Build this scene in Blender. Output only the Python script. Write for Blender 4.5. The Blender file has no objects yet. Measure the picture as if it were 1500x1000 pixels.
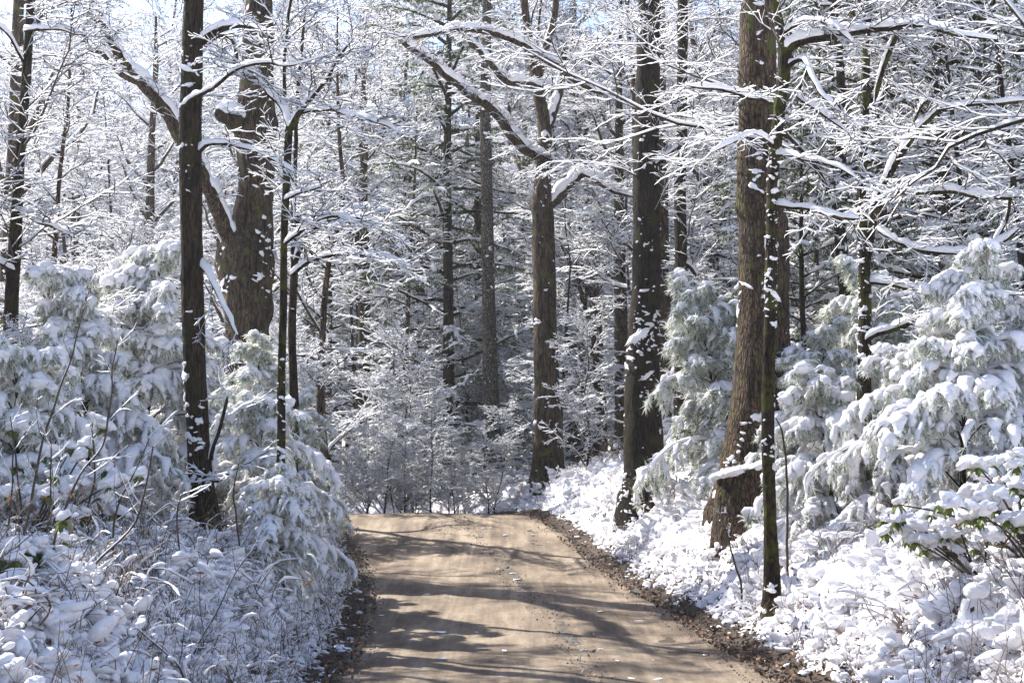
import bpy, math, random
import numpy as np
from mathutils import Vector

# ------------------------------------------------------------------ camera, sky, sun, exposure
SC = bpy.context.scene
COL = SC.collection
W, H, FPX = 1500.0, 1000.0, 2083.0
CAMZ = 2.0
HORIZON = 690.0
PITCH = math.atan((HORIZON - 500.0) / FPX)
cam_d = bpy.data.cameras.new('camera'); cam = bpy.data.objects.new('camera', cam_d); COL.objects.link(cam)
cam.location = (0, 0, CAMZ); cam.rotation_euler = (math.radians(90) + PITCH, 0, 0)
cam_d.sensor_width = 36; cam_d.lens = 36 * FPX / W; cam_d.clip_start = 0.1; cam_d.clip_end = 3000
SC.camera = cam

SUN_AZ = math.radians(-52)     # from the viewing direction (+Y), negative = to the left
SUN_EL = math.radians(42)
world = bpy.data.worlds.new("World"); SC.world = world; world.use_nodes = True
wn, wl = world.node_tree.nodes, world.node_tree.links
bg = wn['Background']; bg.inputs['Strength'].default_value = 0.105
sky = wn.new('ShaderNodeTexSky'); sky.sky_type = 'NISHITA'; sky.sun_disc = False
sky.sun_elevation = SUN_EL; sky.sun_rotation = SUN_AZ
sky.air_density = 1.0; sky.dust_density = 0.7; sky.ozone_density = 1.0
wb = wn.new('ShaderNodeMix'); wb.data_type = 'RGBA'; wb.blend_type = 'MULTIPLY'; wb.inputs[0].default_value = 1.0; wb.inputs[7].default_value = (1.03, .98, 1.03, 1)   # the photograph's white balance
wl.new(sky.outputs[0], wb.inputs[6]); wl.new(wb.outputs[2], bg.inputs['Color'])
sun_d = bpy.data.lights.new('sun', 'SUN'); sun_o = bpy.data.objects.new('sun', sun_d); COL.objects.link(sun_o)
sun_d.energy = 5.0; sun_d.angle = math.radians(0.53); sun_d.color = (1.0, 0.95, 0.87)
sdir = Vector((math.sin(SUN_AZ) * math.cos(SUN_EL), math.cos(SUN_AZ) * math.cos(SUN_EL), math.sin(SUN_EL)))
sun_o.rotation_euler = sdir.to_track_quat('Z', 'Y').to_euler(); sun_o.location = sdir * 50
SC.view_settings.view_transform = 'Standard'; SC.view_settings.look = 'None'
SC.view_settings.exposure = 1.5; SC.view_settings.gamma = 1.0; SC.view_settings.use_curve_mapping = False
SC.cycles.max_bounces = 6; SC.cycles.diffuse_bounces = 4; SC.cycles.glossy_bounces = 2
SC.cycles.transmission_bounces = 4; SC.cycles.transparent_max_bounces = 6
SC.cycles.use_adaptive_sampling = False
SC.cycles.sample_clamp_indirect = 6.0

RNG = np.random.default_rng(11)
UP = np.array([0., 0., 1.])

# ------------------------------------------------------------------ noise
def _hash(i, seed):
    n = (i[..., 0].astype(np.int64) * 73856093) ^ (i[..., 1].astype(np.int64) * 19349663) ^ (i[..., 2].astype(np.int64) * 83492791) ^ (seed * 2654435761)
    n = (n ^ (n >> 13)) & 0x7fffffff
    n = (n * 1274126177) & 0x7fffffff
    n = n ^ (n >> 15)
    return (n & 0xffff) / 32767.5 - 1.0
def noise(p, seed=0):
    p = np.asarray(p, float)
    if p.shape[-1] == 2: p = np.concatenate([p, np.zeros(p.shape[:-1] + (1,))], -1)
    i = np.floor(p).astype(np.int64); f = p - i; u = f * f * (3 - 2 * f); r = 0
    for dx in (0, 1):
        for dy in (0, 1):
            for dz in (0, 1):
                w = (u[..., 0] if dx else 1 - u[..., 0]) * (u[..., 1] if dy else 1 - u[..., 1]) * (u[..., 2] if dz else 1 - u[..., 2])
                r = r + w * _hash(i + np.array([dx, dy, dz]), seed)
    return r
def fbm(p, octv=3, seed=0):
    s = 0; a = 1; t = 0
    for k in range(octv): s = s + a * noise(np.asarray(p) * 2 ** k, seed + k); t += a; a *= .5
    return s / t
def sstep(a, b, x):
    t = np.clip((x - a) / (b - a), 0, 1); return t * t * (3 - 2 * t)

# ------------------------------------------------------------------ terrain
ROAD_Z = np.array([(0, .35), (6, .16), (10, .05), (13, .03), (17, .06), (20, .12), (22.5, .20), (25, .33), (28, .62), (30, .93), (31.5, 1.08), (33, 1.05), (36, .82), (45, .35), (60, .15), (90, .2), (600, .2)])
LEFT_X = np.array([(0, -1.6), (8, -1.65), (13.2, -1.75), (17, -1.95), (21.5, -2.3), (25, -2.75), (27.8, -3.2), (31, -3.9), (34, -4.9), (38, -6.0), (44, -9.5), (52, -15), (70, -30)])
RIGHT_X = np.array([(0, 3.4), (8, 3.2), (13.2, 2.75), (17, 2.5), (19.7, 2.36), (22, 2.05), (25, 1.75), (27.8, 1.35), (31, .78), (33, .2), (36, -1.3), (40, -3.9), (46, -7.8), (52, -12), (70, -27)])
def smooth_interp(y, T):
    s = 0
    for o, w in ((-1.2, .25), (0, .5), (1.2, .25)): s = s + w * np.interp(y + o, T[:, 0], T[:, 1])
    return s
def road_z(y): return smooth_interp(y, ROAD_Z)
def lx(y): return smooth_interp(y, LEFT_X)
def rx(y): return smooth_interp(y, RIGHT_X)
def bank_t(x, y):
    """distance outside the road edge; negative on the road"""
    p = np.stack([x, y], -1)
    wob = .16 * noise(p * 1.1, 3) + .07 * noise(p * 4.0, 4)
    tl = lx(y) - x; tr = x - rx(y)
    return np.where(tl > tr, tl, tr) + wob, tl > tr
def base_z(x, y):
    x = np.asarray(x, float); y = np.asarray(y, float)
    t, left = bank_t(x, y)
    rz = road_z(y)
    tt = np.maximum(t, 0)
    hl = .92 * sstep(.25, 1.45, tt) + .10 * np.minimum(tt, 14)
    hr = .62 * sstep(.35, 1.25, tt) + .34 * np.minimum(tt, 3.2) + .05 * np.clip(tt - 3.2, 0, 12)
    far = sstep(29, 38, y)
    hl = hl * (1 - .55 * far); hr = hr * (1 - .35 * far)
    side = np.where(left, hl, hr)
    side = side + np.clip((y - 60) / 200, 0, 1.5) * 1.5
    return rz + side
def lumps(x, y):
    p = np.stack([x, y], -1)
    q = p + .12 * np.stack([noise(p * 3, 21), noise(p * 3, 22)], -1)
    b = lambda f, s: (1 - np.abs(noise(q * f, s))) ** 2
    return .09 * (b(1.5, 31)) + .11 * b(3.0, 32) + .075 * b(6.3, 33) + .03 * b(13, 34) - .09
def ground_z(x, y):
    x = np.atleast_1d(np.asarray(x, float)); y = np.atleast_1d(np.asarray(y, float))
    t, _ = bank_t(x, y)
    return base_z(x, y) + sstep(.25, .8, t) * lumps(x, y)
def gz(x, y): return float(ground_z(x, y)[0])

# pixel of the 1500x1000 photograph -> point at depth y
CP, SP = math.cos(PITCH), math.sin(PITCH)
def at(px, py, y):
    u = (px - W / 2) / FPX; v = (H / 2 - py) / FPX
    d = np.array([u, CP - v * SP, SP + v * CP])
    return np.array([0, 0, CAMZ]) + d * (y / d[1])
def pxr(wpx, y): return wpx / FPX * y / 2

# ------------------------------------------------------------------ materials
def mat(name):
    m = bpy.data.materials.new(name); m.use_nodes = True
    nt = m.node_tree
    for n in list(nt.nodes): nt.nodes.remove(n)
    out = nt.nodes.new('ShaderNodeOutputMaterial')
    return m, nt, out
def N(nt, t, **kw):
    n = nt.nodes.new(t)
    for k, v in kw.items():
        if k in n.inputs: n.inputs[k].default_value = v
        else: setattr(n, k, v)
    return n
def ramp(nt, fac, stops):
    r = nt.nodes.new('ShaderNodeValToRGB'); nt.links.new(fac, r.inputs[0])
    e = r.color_ramp.elements
    while len(e) < len(stops): e.new(0.5)
    for k, (p, c) in enumerate(stops):
        e[k].position = p; e[k].color = (*c, 1) if len(c) == 3 else c
    return r
def snow_mat(name, trans, bump=.35, col=(.90, .885, .91)):
    m, nt, out = mat(name); L = nt.links.new
    geo = N(nt, 'ShaderNodeNewGeometry')
    n1 = N(nt, 'ShaderNodeTexNoise', Scale=38.0, Detail=4.0); L(geo.outputs['Position'], n1.inputs['Vector'])
    n2 = N(nt, 'ShaderNodeTexNoise', Scale=170.0, Detail=3.0); L(geo.outputs['Position'], n2.inputs['Vector'])
    add = N(nt, 'ShaderNodeMath', operation='ADD'); L(n1.outputs[0], add.inputs[0])
    mul = N(nt, 'ShaderNodeMath', operation='MULTIPLY'); mul.inputs[1].default_value = .6; L(n2.outputs[0], mul.inputs[0]); L(mul.outputs[0], add.inputs[1])
    b = N(nt, 'ShaderNodeBump', Strength=bump, Distance=.02); L(add.outputs[0], b.inputs['Height'])
    p = N(nt, 'ShaderNodeBsdfPrincipled'); p.inputs['Base Color'].default_value = (*col, 1); p.inputs['Roughness'].default_value = .55
    p.inputs['Specular IOR Level'].default_value = .25
    L(b.outputs[0], p.inputs['Normal'])
    if trans:
        t = N(nt, 'ShaderNodeBsdfTranslucent'); t.inputs['Color'].default_value = (.92, .92, .94, 1); L(b.outputs[0], t.inputs['Normal'])
        mx = N(nt, 'ShaderNodeMixShader'); mx.inputs[0].default_value = trans
        L(p.outputs[0], mx.inputs[1]); L(t.outputs[0], mx.inputs[2]); L(mx.outputs[0], out.inputs[0])
    else: L(p.outputs[0], out.inputs[0])
    return m
M = {}
M['snow'] = snow_mat('snow', .2, .7)
M['snow_thin'] = snow_mat('thin_snow', .45, .15, (.9, .91, .93))
M['snow_ground'] = snow_mat('ground_snow', .08, .5)

def bark_mat(name, dark_, light_, moss=0.0, mosscol=(.06, .07, .015), zs=.16, ridge=26, bump=.9, lichen=0.0, fleck=.0):
    dark = tuple(c * .5 for c in dark_); light = tuple(c * .68 for c in light_)
    m, nt, out = mat(name); L = nt.links.new
    tc = N(nt, 'ShaderNodeTexCoord'); mp = N(nt, 'ShaderNodeMapping'); mp.inputs['Scale'].default_value = (1, 1, zs)
    L(tc.outputs['Object'], mp.inputs[0])
    n1 = N(nt, 'ShaderNodeTexNoise', Scale=ridge * 1.0, Detail=6.0, Roughness=.62, Distortion=.4); L(mp.outputs[0], n1.inputs['Vector'])
    v = N(nt, 'ShaderNodeTexVoronoi', feature='DISTANCE_TO_EDGE', Scale=ridge * 1.3); L(mp.outputs[0], v.inputs['Vector'])
    n2 = N(nt, 'ShaderNodeTexNoise', Scale=2.2, Detail=5.0); L(tc.outputs['Object'], n2.inputs['Vector'])
    r = ramp(nt, n1.outputs[0], [(.38, dark), (.60, light)])
    mxp = N(nt, 'ShaderNodeMix', data_type='RGBA', blend_type='MULTIPLY'); mxp.inputs[0].default_value = .9
    rv = ramp(nt, v.outputs[0], [(.0, (.12, .10, .09)), (.16, (1, 1, 1))])
    L(r.outputs[0], mxp.inputs[6]); L(rv.outputs[0], mxp.inputs[7])
    # large-scale tone variation
    mv = N(nt, 'ShaderNodeMix', data_type='RGBA', blend_type='MULTIPLY'); mv.inputs[0].default_value = .6
    rr = ramp(nt, n2.outputs[0], [(.36, (.35, .33, .31)), (.62, (1.15, 1.1, 1.05))]); L(mxp.outputs[2], mv.inputs[6]); L(rr.outputs[0], mv.inputs[7])
    col = mv.outputs[2]
    if moss:
        n3 = N(nt, 'ShaderNodeTexNoise', Scale=3.3, Detail=7.0, Roughness=.7); L(tc.outputs['Object'], n3.inputs['Vector'])
        rm = ramp(nt, n3.outputs[0], [(.60 - moss * .25, (0, 0, 0)), (.66 - moss * .2, (1, 1, 1))])
        mm = N(nt, 'ShaderNodeMix', data_type='RGBA'); L(rm.outputs[0], mm.inputs[0]); L(col, mm.inputs[6]); mm.inputs[7].default_value = (*mosscol, 1); col = mm.outputs[2]
    if fleck >= .01:
        n5 = N(nt, 'ShaderNodeTexNoise', Scale=46.0, Detail=3.0, Roughness=.55); L(tc.outputs['Object'], n5.inputs['Vector'])
        n6 = N(nt, 'ShaderNodeTexNoise', Scale=2.6, Detail=3.0); L(tc.outputs['Object'], n6.inputs['Vector'])
        sm = N(nt, 'ShaderNodeMath', operation='MULTIPLY_ADD'); L(n6.outputs[0], sm.inputs[0]); sm.inputs[1].default_value = .45; L(n5.outputs[0], sm.inputs[2])
        rf_ = ramp(nt, sm.outputs[0], [(.90 - fleck, (0, 0, 0)), (.925 - fleck, (1, 1, 1))])
        mf = N(nt, 'ShaderNodeMix', data_type='RGBA'); L(rf_.outputs[0], mf.inputs[0]); L(col, mf.inputs[6]); mf.inputs[7].default_value = (.85, .87, .9, 1); col = mf.outputs[2]
    if lichen:
        n4 = N(nt, 'ShaderNodeTexNoise', Scale=24.0, Detail=5.0, Roughness=.6); L(tc.outputs['Object'], n4.inputs['Vector'])
        rl = ramp(nt, n4.outputs[0], [(.53, (0, 0, 0)), (.60, (lichen,) * 3)])
        ml = N(nt, 'ShaderNodeMix', data_type='RGBA'); L(rl.outputs[0], ml.inputs[0]); L(col, ml.inputs[6]); ml.inputs[7].default_value = (.24, .25, .22, 1); col = ml.outputs[2]
    p = N(nt, 'ShaderNodeBsdfPrincipled', Roughness=.9); p.inputs['Specular IOR Level'].default_value = .15; L(col, p.inputs['Base Color'])
    ad = N(nt, 'ShaderNodeMath', operation='MULTIPLY_ADD'); L(v.outputs[0], ad.inputs[0]); ad.inputs[1].default_value = 1.6; L(n1.outputs[0], ad.inputs[2])
    b = N(nt, 'ShaderNodeBump', Strength=bump, Distance=.03); L(ad.outputs[0], b.inputs['Height']); L(b.outputs[0], p.inputs['Normal'])
    L(p.outputs[0], out.inputs[0])
    return m
M['bark_dark'] = bark_mat('dark_mossy_bark', (.018, .012, .008), (.085, .058, .038), moss=.3, mosscol=(.022, .022, .006))
M['bark_fleck'] = bark_mat('snow_flecked_bark', (.012, .008, .006), (.058, .040, .028), moss=.3, mosscol=(.022, .022, .006), fleck=.0)
M['bark_old'] = bark_mat('old_furrowed_bark', (.035, .024, .016), (.17, .125, .09), moss=.15, ridge=20)
M['bark_brown'] = bark_mat('peeling_brown_bark', (.04, .028, .02), (.19, .13, .085), moss=.15, ridge=18, bump=1.0, zs=.28)
M['bark_pine'] = bark_mat('plated_grey_bark', (.04, .03, .022), (.17, .135, .105), ridge=24, lichen=.7, zs=.4)
M['bark_moss'] = bark_mat('green_moss_bark', (.018, .012, .007), (.075, .048, .028), moss=.42, mosscol=(.045, .048, .008))
M['bark_far'] = bark_mat('woodland_bark', (.05, .035, .025), (.2, .14, .1), ridge=14, moss=.1)
m, nt, out = mat('twig_bark'); p = N(nt, 'ShaderNodeBsdfPrincipled', Roughness=.85); p.inputs['Base Color'].default_value = (.04, .027, .02, 1); nt.links.new(p.outputs[0], out.inputs[0]); M['twig'] = m

def leaf_mat(name, c1, c2, trans=.35, scale=9, rough=.6):
    m, nt, out = mat(name); L = nt.links.new
    geo = N(nt, 'ShaderNodeNewGeometry'); n = N(nt, 'ShaderNodeTexNoise', Scale=float(scale), Detail=3.0); L(geo.outputs['Position'], n.inputs['Vector'])
    r = ramp(nt, n.outputs[0], [(.38, c1), (.62, c2)])
    p = N(nt, 'ShaderNodeBsdfPrincipled', Roughness=rough); L(r.outputs[0], p.inputs['Base Color'])
    t = N(nt, 'ShaderNodeBsdfTranslucent'); L(r.outputs[0], t.inputs['Color'])
    mx = N(nt, 'ShaderNodeMixShader'); mx.inputs[0].default_value = trans
    L(p.outputs[0], mx.inputs[1]); L(t.outputs[0], mx.inputs[2]); L(mx.outputs[0], out.inputs[0]); return m
M['needle'] = leaf_mat('green_needles', (.09, .12, .045), (.24, .28, .14), .45)
M['needle_frost'] = leaf_mat('frosted_needles', (.55, .58, .50), (.84, .86, .84), .45)
M['needle_dark'] = leaf_mat('hemlock_needles', (.03, .05, .02), (.10, .13, .05), .45)
M['rhodo'] = leaf_mat('evergreen_leaf', (.05, .085, .012), (.16, .19, .03), .3, 14, .35)
M['dead_leaf'] = leaf_mat('dry_leaf', (.10, .05, .022), (.26, .13, .05), .3, 25)
M['orange_leaf'] = leaf_mat('orange_leaf', (.42, .12, .02), (.6, .22, .05), .5, 25)
M['grass_stem'] = leaf_mat('dry_stem', (.05, .032, .02), (.16, .11, .065), .1, 12)

# ------------------------------------------------------------------ mesh builder
class Geo:
    def __init__(s): s.v = []; s.q = []; s.t = []; s.n = 0; s.qm = []; s.tm = []
    def add(s, v, q=None, t=None, qm=0, tm=0):
        v = np.asarray(v, float).reshape(-1, 3); o = s.n; s.v.append(v); s.n += len(v)
        if q is not None and len(q): q = np.asarray(q).reshape(-1, 4) + o; s.q.append(q); s.qm.append(np.broadcast_to(np.asarray(qm), (len(q),)))
        if t is not None and len(t): t = np.asarray(t).reshape(-1, 3) + o; s.t.append(t); s.tm.append(np.broadcast_to(np.asarray(tm), (len(t),)))
    def tris(s): return 2 * sum(len(a) for a in s.q) + sum(len(a) for a in s.t)
    def mesh(s, name, mats, smooth=True):
        me = bpy.data.meshes.new(name)
        V = np.concatenate(s.v) if s.v else np.zeros((0, 3))
        q = np.concatenate(s.q) if s.q else np.zeros((0, 4), int); t = np.concatenate(s.t) if s.t else np.zeros((0, 3), int)
        mi = np.concatenate([np.concatenate(s.qm) if s.qm else np.zeros(0, int), np.concatenate(s.tm) if s.tm else np.zeros(0, int)]).astype(np.int32)
        me.vertices.add(len(V)); me.vertices.foreach_set('co', V.astype(np.float32).ravel())
        nl = len(q) * 4 + len(t) * 3; me.loops.add(nl)
        me.loops.foreach_set('vertex_index', np.concatenate([q.ravel(), t.ravel()]).astype(np.int32))
        npoly = len(q) + len(t); me.polygons.add(npoly)
        st = np.concatenate([np.arange(len(q)) * 4, len(q) * 4 + np.arange(len(t)) * 3]).astype(np.int32)
        tot = np.concatenate([np.full(len(q), 4), np.full(len(t), 3)]).astype(np.int32)
        me.polygons.foreach_set('loop_start', st); me.polygons.foreach_set('loop_total', tot)
        me.polygons.foreach_set('material_index', mi)
        me.polygons.foreach_set('use_smooth', np.full(npoly, smooth))
        for mm in mats: me.materials.append(mm)
        me.update(calc_edges=True)
        Geo.total += s.tris()
        return me
Geo.total = 0
def obj(name, me, parent=None, kind=None, label=None):
    o = bpy.data.objects.new(name, me); COL.objects.link(o)
    if parent is not None: o.parent = parent
    if kind: o['kind'] = kind
    if label: o['label'] = label
    return o
def thing(name, label, cat, loc, rz=0, group=None):
    o = bpy.data.objects.new(name, None); COL.objects.link(o); o.empty_display_size = .2
    o.location = tuple(loc); o.rotation_euler = (0, 0, rz)
    o['label'] = label; o['category'] = cat
    if group: o['group'] = group
    return o
def dup(root, loc, rz=0, sc=1.0, label=None, group=None, tilt=(0, 0)):
    kids = [c for c in COL.objects if c.parent == root]
    r = root.copy(); COL.objects.link(r); r.location = tuple(loc); r.rotation_euler = (tilt[0], tilt[1], rz); r.scale = (sc, sc, sc)
    if label: r['label'] = label
    if group: r['group'] = group
    for c in kids:
        k = c.copy(); COL.objects.link(k); k.parent = r
        for g in [g for g in COL.objects if g.parent == c]:
            h = g.copy(); COL.objects.link(h); h.parent = k
    return r

def resample(P, R, m):
    """P (N,a,3), R (N,a) -> m points, smooth (Catmull-Rom)"""
    N_, a, _ = P.shape
    x = np.linspace(0, a - 1, m); i = np.minimum(x.astype(int), a - 2); f = (x - i)[None, :, None]
    g = lambda k: P[:, np.clip(k, 0, a - 1)]
    p0, p1, p2, p3 = g(i - 1), g(i), g(i + 1), g(i + 2)
    Q = .5 * ((2 * p1) + (-p0 + p2) * f + (2 * p0 - 5 * p1 + 4 * p2 - p3) * f ** 2 + (-p0 + 3 * p1 - 3 * p2 + p3) * f ** 3)
    Rr = R[:, i] * (1 - f[..., 0]) + R[:, np.minimum(i + 1, a - 1)] * f[..., 0]
    return Q, Rr
def norm(v): return v / (np.linalg.norm(v, axis=-1, keepdims=True) + 1e-9)
def tangents(P): return norm(np.gradient(P, axis=1))
def upframe(T):
    S = np.cross(T, UP); l = np.linalg.norm(S, axis=-1, keepdims=True)
    S = np.where(l < .06, np.array([1., 0, 0]), S / (l + 1e-9)); Uv = norm(np.cross(S, T)); return S, Uv
def ring_quads(N_, m, k):
    i = np.arange(m - 1)[:, None]; j = np.arange(k)[None, :]
    a = i * k + j; b = i * k + (j + 1) % k; c = (i + 1) * k + (j + 1) % k; d = (i + 1) * k + j
    q = np.stack([a, b, c, d], -1).reshape(-1, 4)
    return (q[None] + (np.arange(N_) * m * k)[:, None, None]).reshape(-1, 4)
def tube(g, P, R, k=8, mi=0, rough=0.0, rf=6.0, seed=0, zs=.3, flute=0):
    """bark tube with parallel-transport frames, optional roughness (fraction of radius)"""
    N_, m, _ = P.shape; T = tangents(P)
    ref = np.where(np.abs(T[:, 0, 1:2]) < .8, np.array([[0., 1, 0]]), np.array([[1., 0, 0]]))
    S = np.zeros_like(P); s = norm(ref - T[:, 0] * (ref * T[:, 0]).sum(-1, keepdims=True))
    for i in range(m):
        s = norm(s - T[:, i] * (s * T[:, i]).sum(-1, keepdims=True)); S[:, i] = s
    B = np.cross(T, S)
    th = np.arange(k) / k * 2 * math.pi
    dirs = S[:, :, None] * np.cos(th)[None, None, :, None] + B[:, :, None] * np.sin(th)[None, None, :, None]
    rad = R[:, :, None] * np.ones(k)
    V = P[:, :, None] + dirs * rad[..., None]
    if rough:
        q = V * np.array([rf, rf, rf * zs])
        d = fbm(q, 3, seed) * rough + (fbm(V * np.array([1.3, 1.3, .9]), 2, seed + 9)) * rough * .9
        V = P[:, :, None] + dirs * (rad * (1 + d))[..., None]
    g.add(V, ring_quads(N_, m, k), qm=mi)
def snowtwigs(g, P, R, snow, rng, mats=(0, 1)):
    """thin twigs: dark underside with a ridge of snow riding on top. Four-point section."""
    N_, m, _ = P.shape; T = tangents(P); S, U = upframe(T)
    hor = np.sqrt(np.clip(1 - T[..., 2] ** 2, 0, 1))
    s = snow * (.12 + .88 * hor ** 1.5) * rng.uniform(.35, 1.35, (N_, m)) * np.ones_like(R)
    s[:, -1] *= .6
    R = R[..., None]; s = s[..., None]; a = np.maximum(R, s * .42)
    b = P - U * R; l = P - S * a + U * (R * .25); r = P + S * a + U * (R * .25); t = P + U * (R + s)
    V = np.stack([b, l, t, r], 2)
    q = ring_quads(N_, m, 4); mi = np.tile(np.array([mats[0], mats[1], mats[1], mats[0]]), N_ * (m - 1))
    g.add(V, q, qm=mi)
def snowridge(g, P, R, thick, rng, k=7, mi=0, gap=.25, seed=0, wide=1.0, droop=0.0):
    """lumpy snow riding on limbs"""
    N_, m, _ = P.shape; T = tangents(P); S, U = upframe(T)
    hor = np.clip(np.sqrt(np.clip(1 - T[..., 2] ** 2, 0, 1)), 0, 1)
    lump = .75 + .45 * noise(P * 9.0, seed) + .35 * noise(P * 24.0, seed + 1)
    cov = np.clip(hor * 1.35 - .12 + .5 * noise(P * 3.0, seed + 2) * gap * 2, 0, 1)
    th_ = thick * lump * cov
    a = R * .98 * wide + th_ * .25; a = a * np.clip(cov * 2.0, .0, 1)
    phi = np.linspace(-.22 * math.pi, 1.22 * math.pi, k)
    c = P + U * (R * .35)[..., None]
    hgt = R * .62 + th_
    V = c[:, :, None] + S[:, :, None] * (a[..., None] * np.cos(phi))[..., None] + U[:, :, None] * (np.where(np.sin(phi) > 0, hgt[..., None] * np.sin(phi), R[..., None] * np.sin(phi) * .6))[..., None]
    V = V + (noise(V * 30.0, seed + 5) * .12 * np.clip(a + th_, 0, .1)[:, :, None])[..., None] * U[:, :, None]
    q = ring_quads(N_, m, k); g.add(V, q, qm=mi)
def grow(P, R, n, L, m, ang, rng, t0=.15, t1=1., flat=.5, trop=0.0, wig=.18, rf=.6, r_abs=None, taper=.35, tshrink=.5):
    N_, mp, _ = P.shape
    idx = np.repeat(np.arange(N_), n)
    t = t0 + (t1 - t0) * (np.tile(np.arange(n), N_) + rng.random(N_ * n)) / n
    f = np.clip(t * (mp - 1), 0, mp - 1.001); i = f.astype(int); f = (f - i)[:, None]
    base = P[idx, i] * (1 - f) + P[idx, i + 1] * f
    T = norm(P[idx, i + 1] - P[idx, i]); rb = R[idx, i] * (1 - f[:, 0]) + R[idx, i + 1] * f[:, 0]
    rv = rng.normal(size=T.shape); rv[:, 2] *= flat
    S0 = norm(np.cross(T, UP) + 1e-6); sg = np.where(np.arange(len(idx)) % 2, 1., -1.)[:, None]
    horiz = np.sqrt(np.clip(1 - T[:, 2:3] ** 2, 0, 1))
    rv = norm(rv) * (1.25 - horiz * .7) + S0 * sg * horiz
    side = norm(rv - T * (rv * T).sum(-1, keepdims=True))
    A = np.radians(ang) * rng.uniform(.7, 1.25, (len(idx), 1))
    D = np.cos(A) * T + np.sin(A) * side
    Ln = (L if np.isscalar(L) else np.asarray(L)[idx]) * rng.uniform(.55, 1.3, len(idx)) * (1 - tshrink * t)
    out = np.zeros((len(idx), m, 3)); out[:, 0] = base; d = norm(D)
    for j in range(1, m):
        out[:, j] = out[:, j - 1] + d * (Ln / (m - 1))[:, None]
        d = norm(d + rng.normal(size=d.shape) * wig + UP * trop)
    r0 = np.minimum(rb * rf, rb * .9) if r_abs is None else np.minimum(r_abs * rng.uniform(.7, 1.3, len(idx)), rb * .95)
    Rr = r0[:, None] * np.linspace(1, taper, m)[None]
    return out, Rr, Ln

_phi = (1 + 5 ** .5) / 2
ICO_V = norm(np.array([(-1, _phi, 0), (1, _phi, 0), (-1, -_phi, 0), (1, -_phi, 0), (0, -1, _phi), (0, 1, _phi), (0, -1, -_phi), (0, 1, -_phi), (_phi, 0, -1), (_phi, 0, 1), (-_phi, 0, -1), (-_phi, 0, 1)], float))
ICO_F = np.array([(0, 11, 5), (0, 5, 1), (0, 1, 7), (0, 7, 10), (0, 10, 11), (1, 5, 9), (5, 11, 4), (11, 10, 2), (10, 7, 6), (7, 1, 8), (3, 9, 4), (3, 4, 2), (3, 2, 6), (3, 6, 8), (3, 8, 9), (4, 9, 5), (2, 4, 11), (6, 2, 10), (8, 6, 7), (9, 8, 1)])
def subdiv(v, f):
    v = [tuple(x) for x in v]; c = {}; nf = []
    def mid(a, b):
        k = (min(a, b), max(a, b))
        if k not in c:
            p = np.array(v[a]) + np.array(v[b]); v.append(tuple(p / np.linalg.norm(p))); c[k] = len(v) - 1
        return c[k]
    for a, b, d in f:
        x, y, z = mid(a, b), mid(b, d), mid(d, a); nf += [(a, x, z), (b, y, x), (d, z, y), (x, y, z)]
    return np.array(v), np.array(nf)
ICO2_V, ICO2_F = subdiv(ICO_V, ICO_F)
ICO3_V, ICO3_F = subdiv(ICO2_V, ICO2_F)
def blobs(g, C, A, mi=0, lod=2, seed=0, amp=.35, freq=1.3):
    """C (n,3) centres, A (n,3,3) axes (rows scaled) -> lumpy blobs"""
    V0, F0 = {1: (ICO_V, ICO_F), 2: (ICO2_V, ICO2_F), 3: (ICO3_V, ICO3_F)}[lod]
    n = len(C)
    if not n: return
    V = np.repeat(V0[None], n, 0)
    off = np.arange(n)[:, None, None] * 7.31
    V = V * (1 + amp * noise(V * freq + off, seed) + (.35 * amp * noise(V * freq * 3.1 + off, seed + 1) if lod > 1 else 0))[..., None]
    V = np.einsum('nvi,nij->nvj', V, A) + C[:, None]
    g.add(V, t=(F0[None] + (np.arange(n) * len(V0))[:, None, None]).reshape(-1, 3), tm=mi)
def trunk_snow(g, P, R, n, rng, size=.05, zlo=0., zhi=1., bias=None, seed=0, lowbias=1.0, lod=2):
    """wind-plastered snow patches on a trunk: flattened lumps seated on the bark, clustered"""
    m = P.shape[1]
    t = zlo + (zhi - zlo) * rng.random(n * 6) ** lowbias
    f = np.clip(t * (m - 1), 0, m - 1.001); i = f.astype(int); f = f - i
    c = P[0, i] * (1 - f)[:, None] + P[0, i + 1] * f[:, None]; r = R[0, i] * (1 - f) + R[0, i + 1] * f
    T = norm(P[0, i + 1] - P[0, i])
    if bias is None: th = rng.random(n * 6) * 2 * math.pi
    else: th = bias + rng.normal(size=n * 6) * 1.0
    d = np.stack([np.cos(th), np.sin(th), 0 * th], -1); d = norm(d - T * (d * T).sum(-1, keepdims=True))
    q = c + d * r[:, None]
    keep = (noise(q * np.array([3, 3, 1.6]), seed) + .5 * noise(q * 8., seed + 1)) > rng.uniform(.0, .5, len(q))
    q, d, T, r = [a[keep][:n] for a in (q, d, T, r)]
    k = len(q); s = size * rng.lognormal(-.5, .55, k); S = np.cross(T, d)
    ang_ = rng.normal(size=k)[:, None] * .5; S, T = S * np.cos(ang_) + T * np.sin(ang_), T * np.cos(ang_) - S * np.sin(ang_)
    A = np.stack([S * (s * rng.uniform(.8, 2.0, k))[:, None], T * (s * rng.uniform(.4, 1.0, k))[:, None], d * (s * .22)[:, None]], 1)
    blobs(g, q - d * (s * .05)[:, None], A, lod=lod, seed=seed, amp=.75, freq=1.9)

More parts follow.
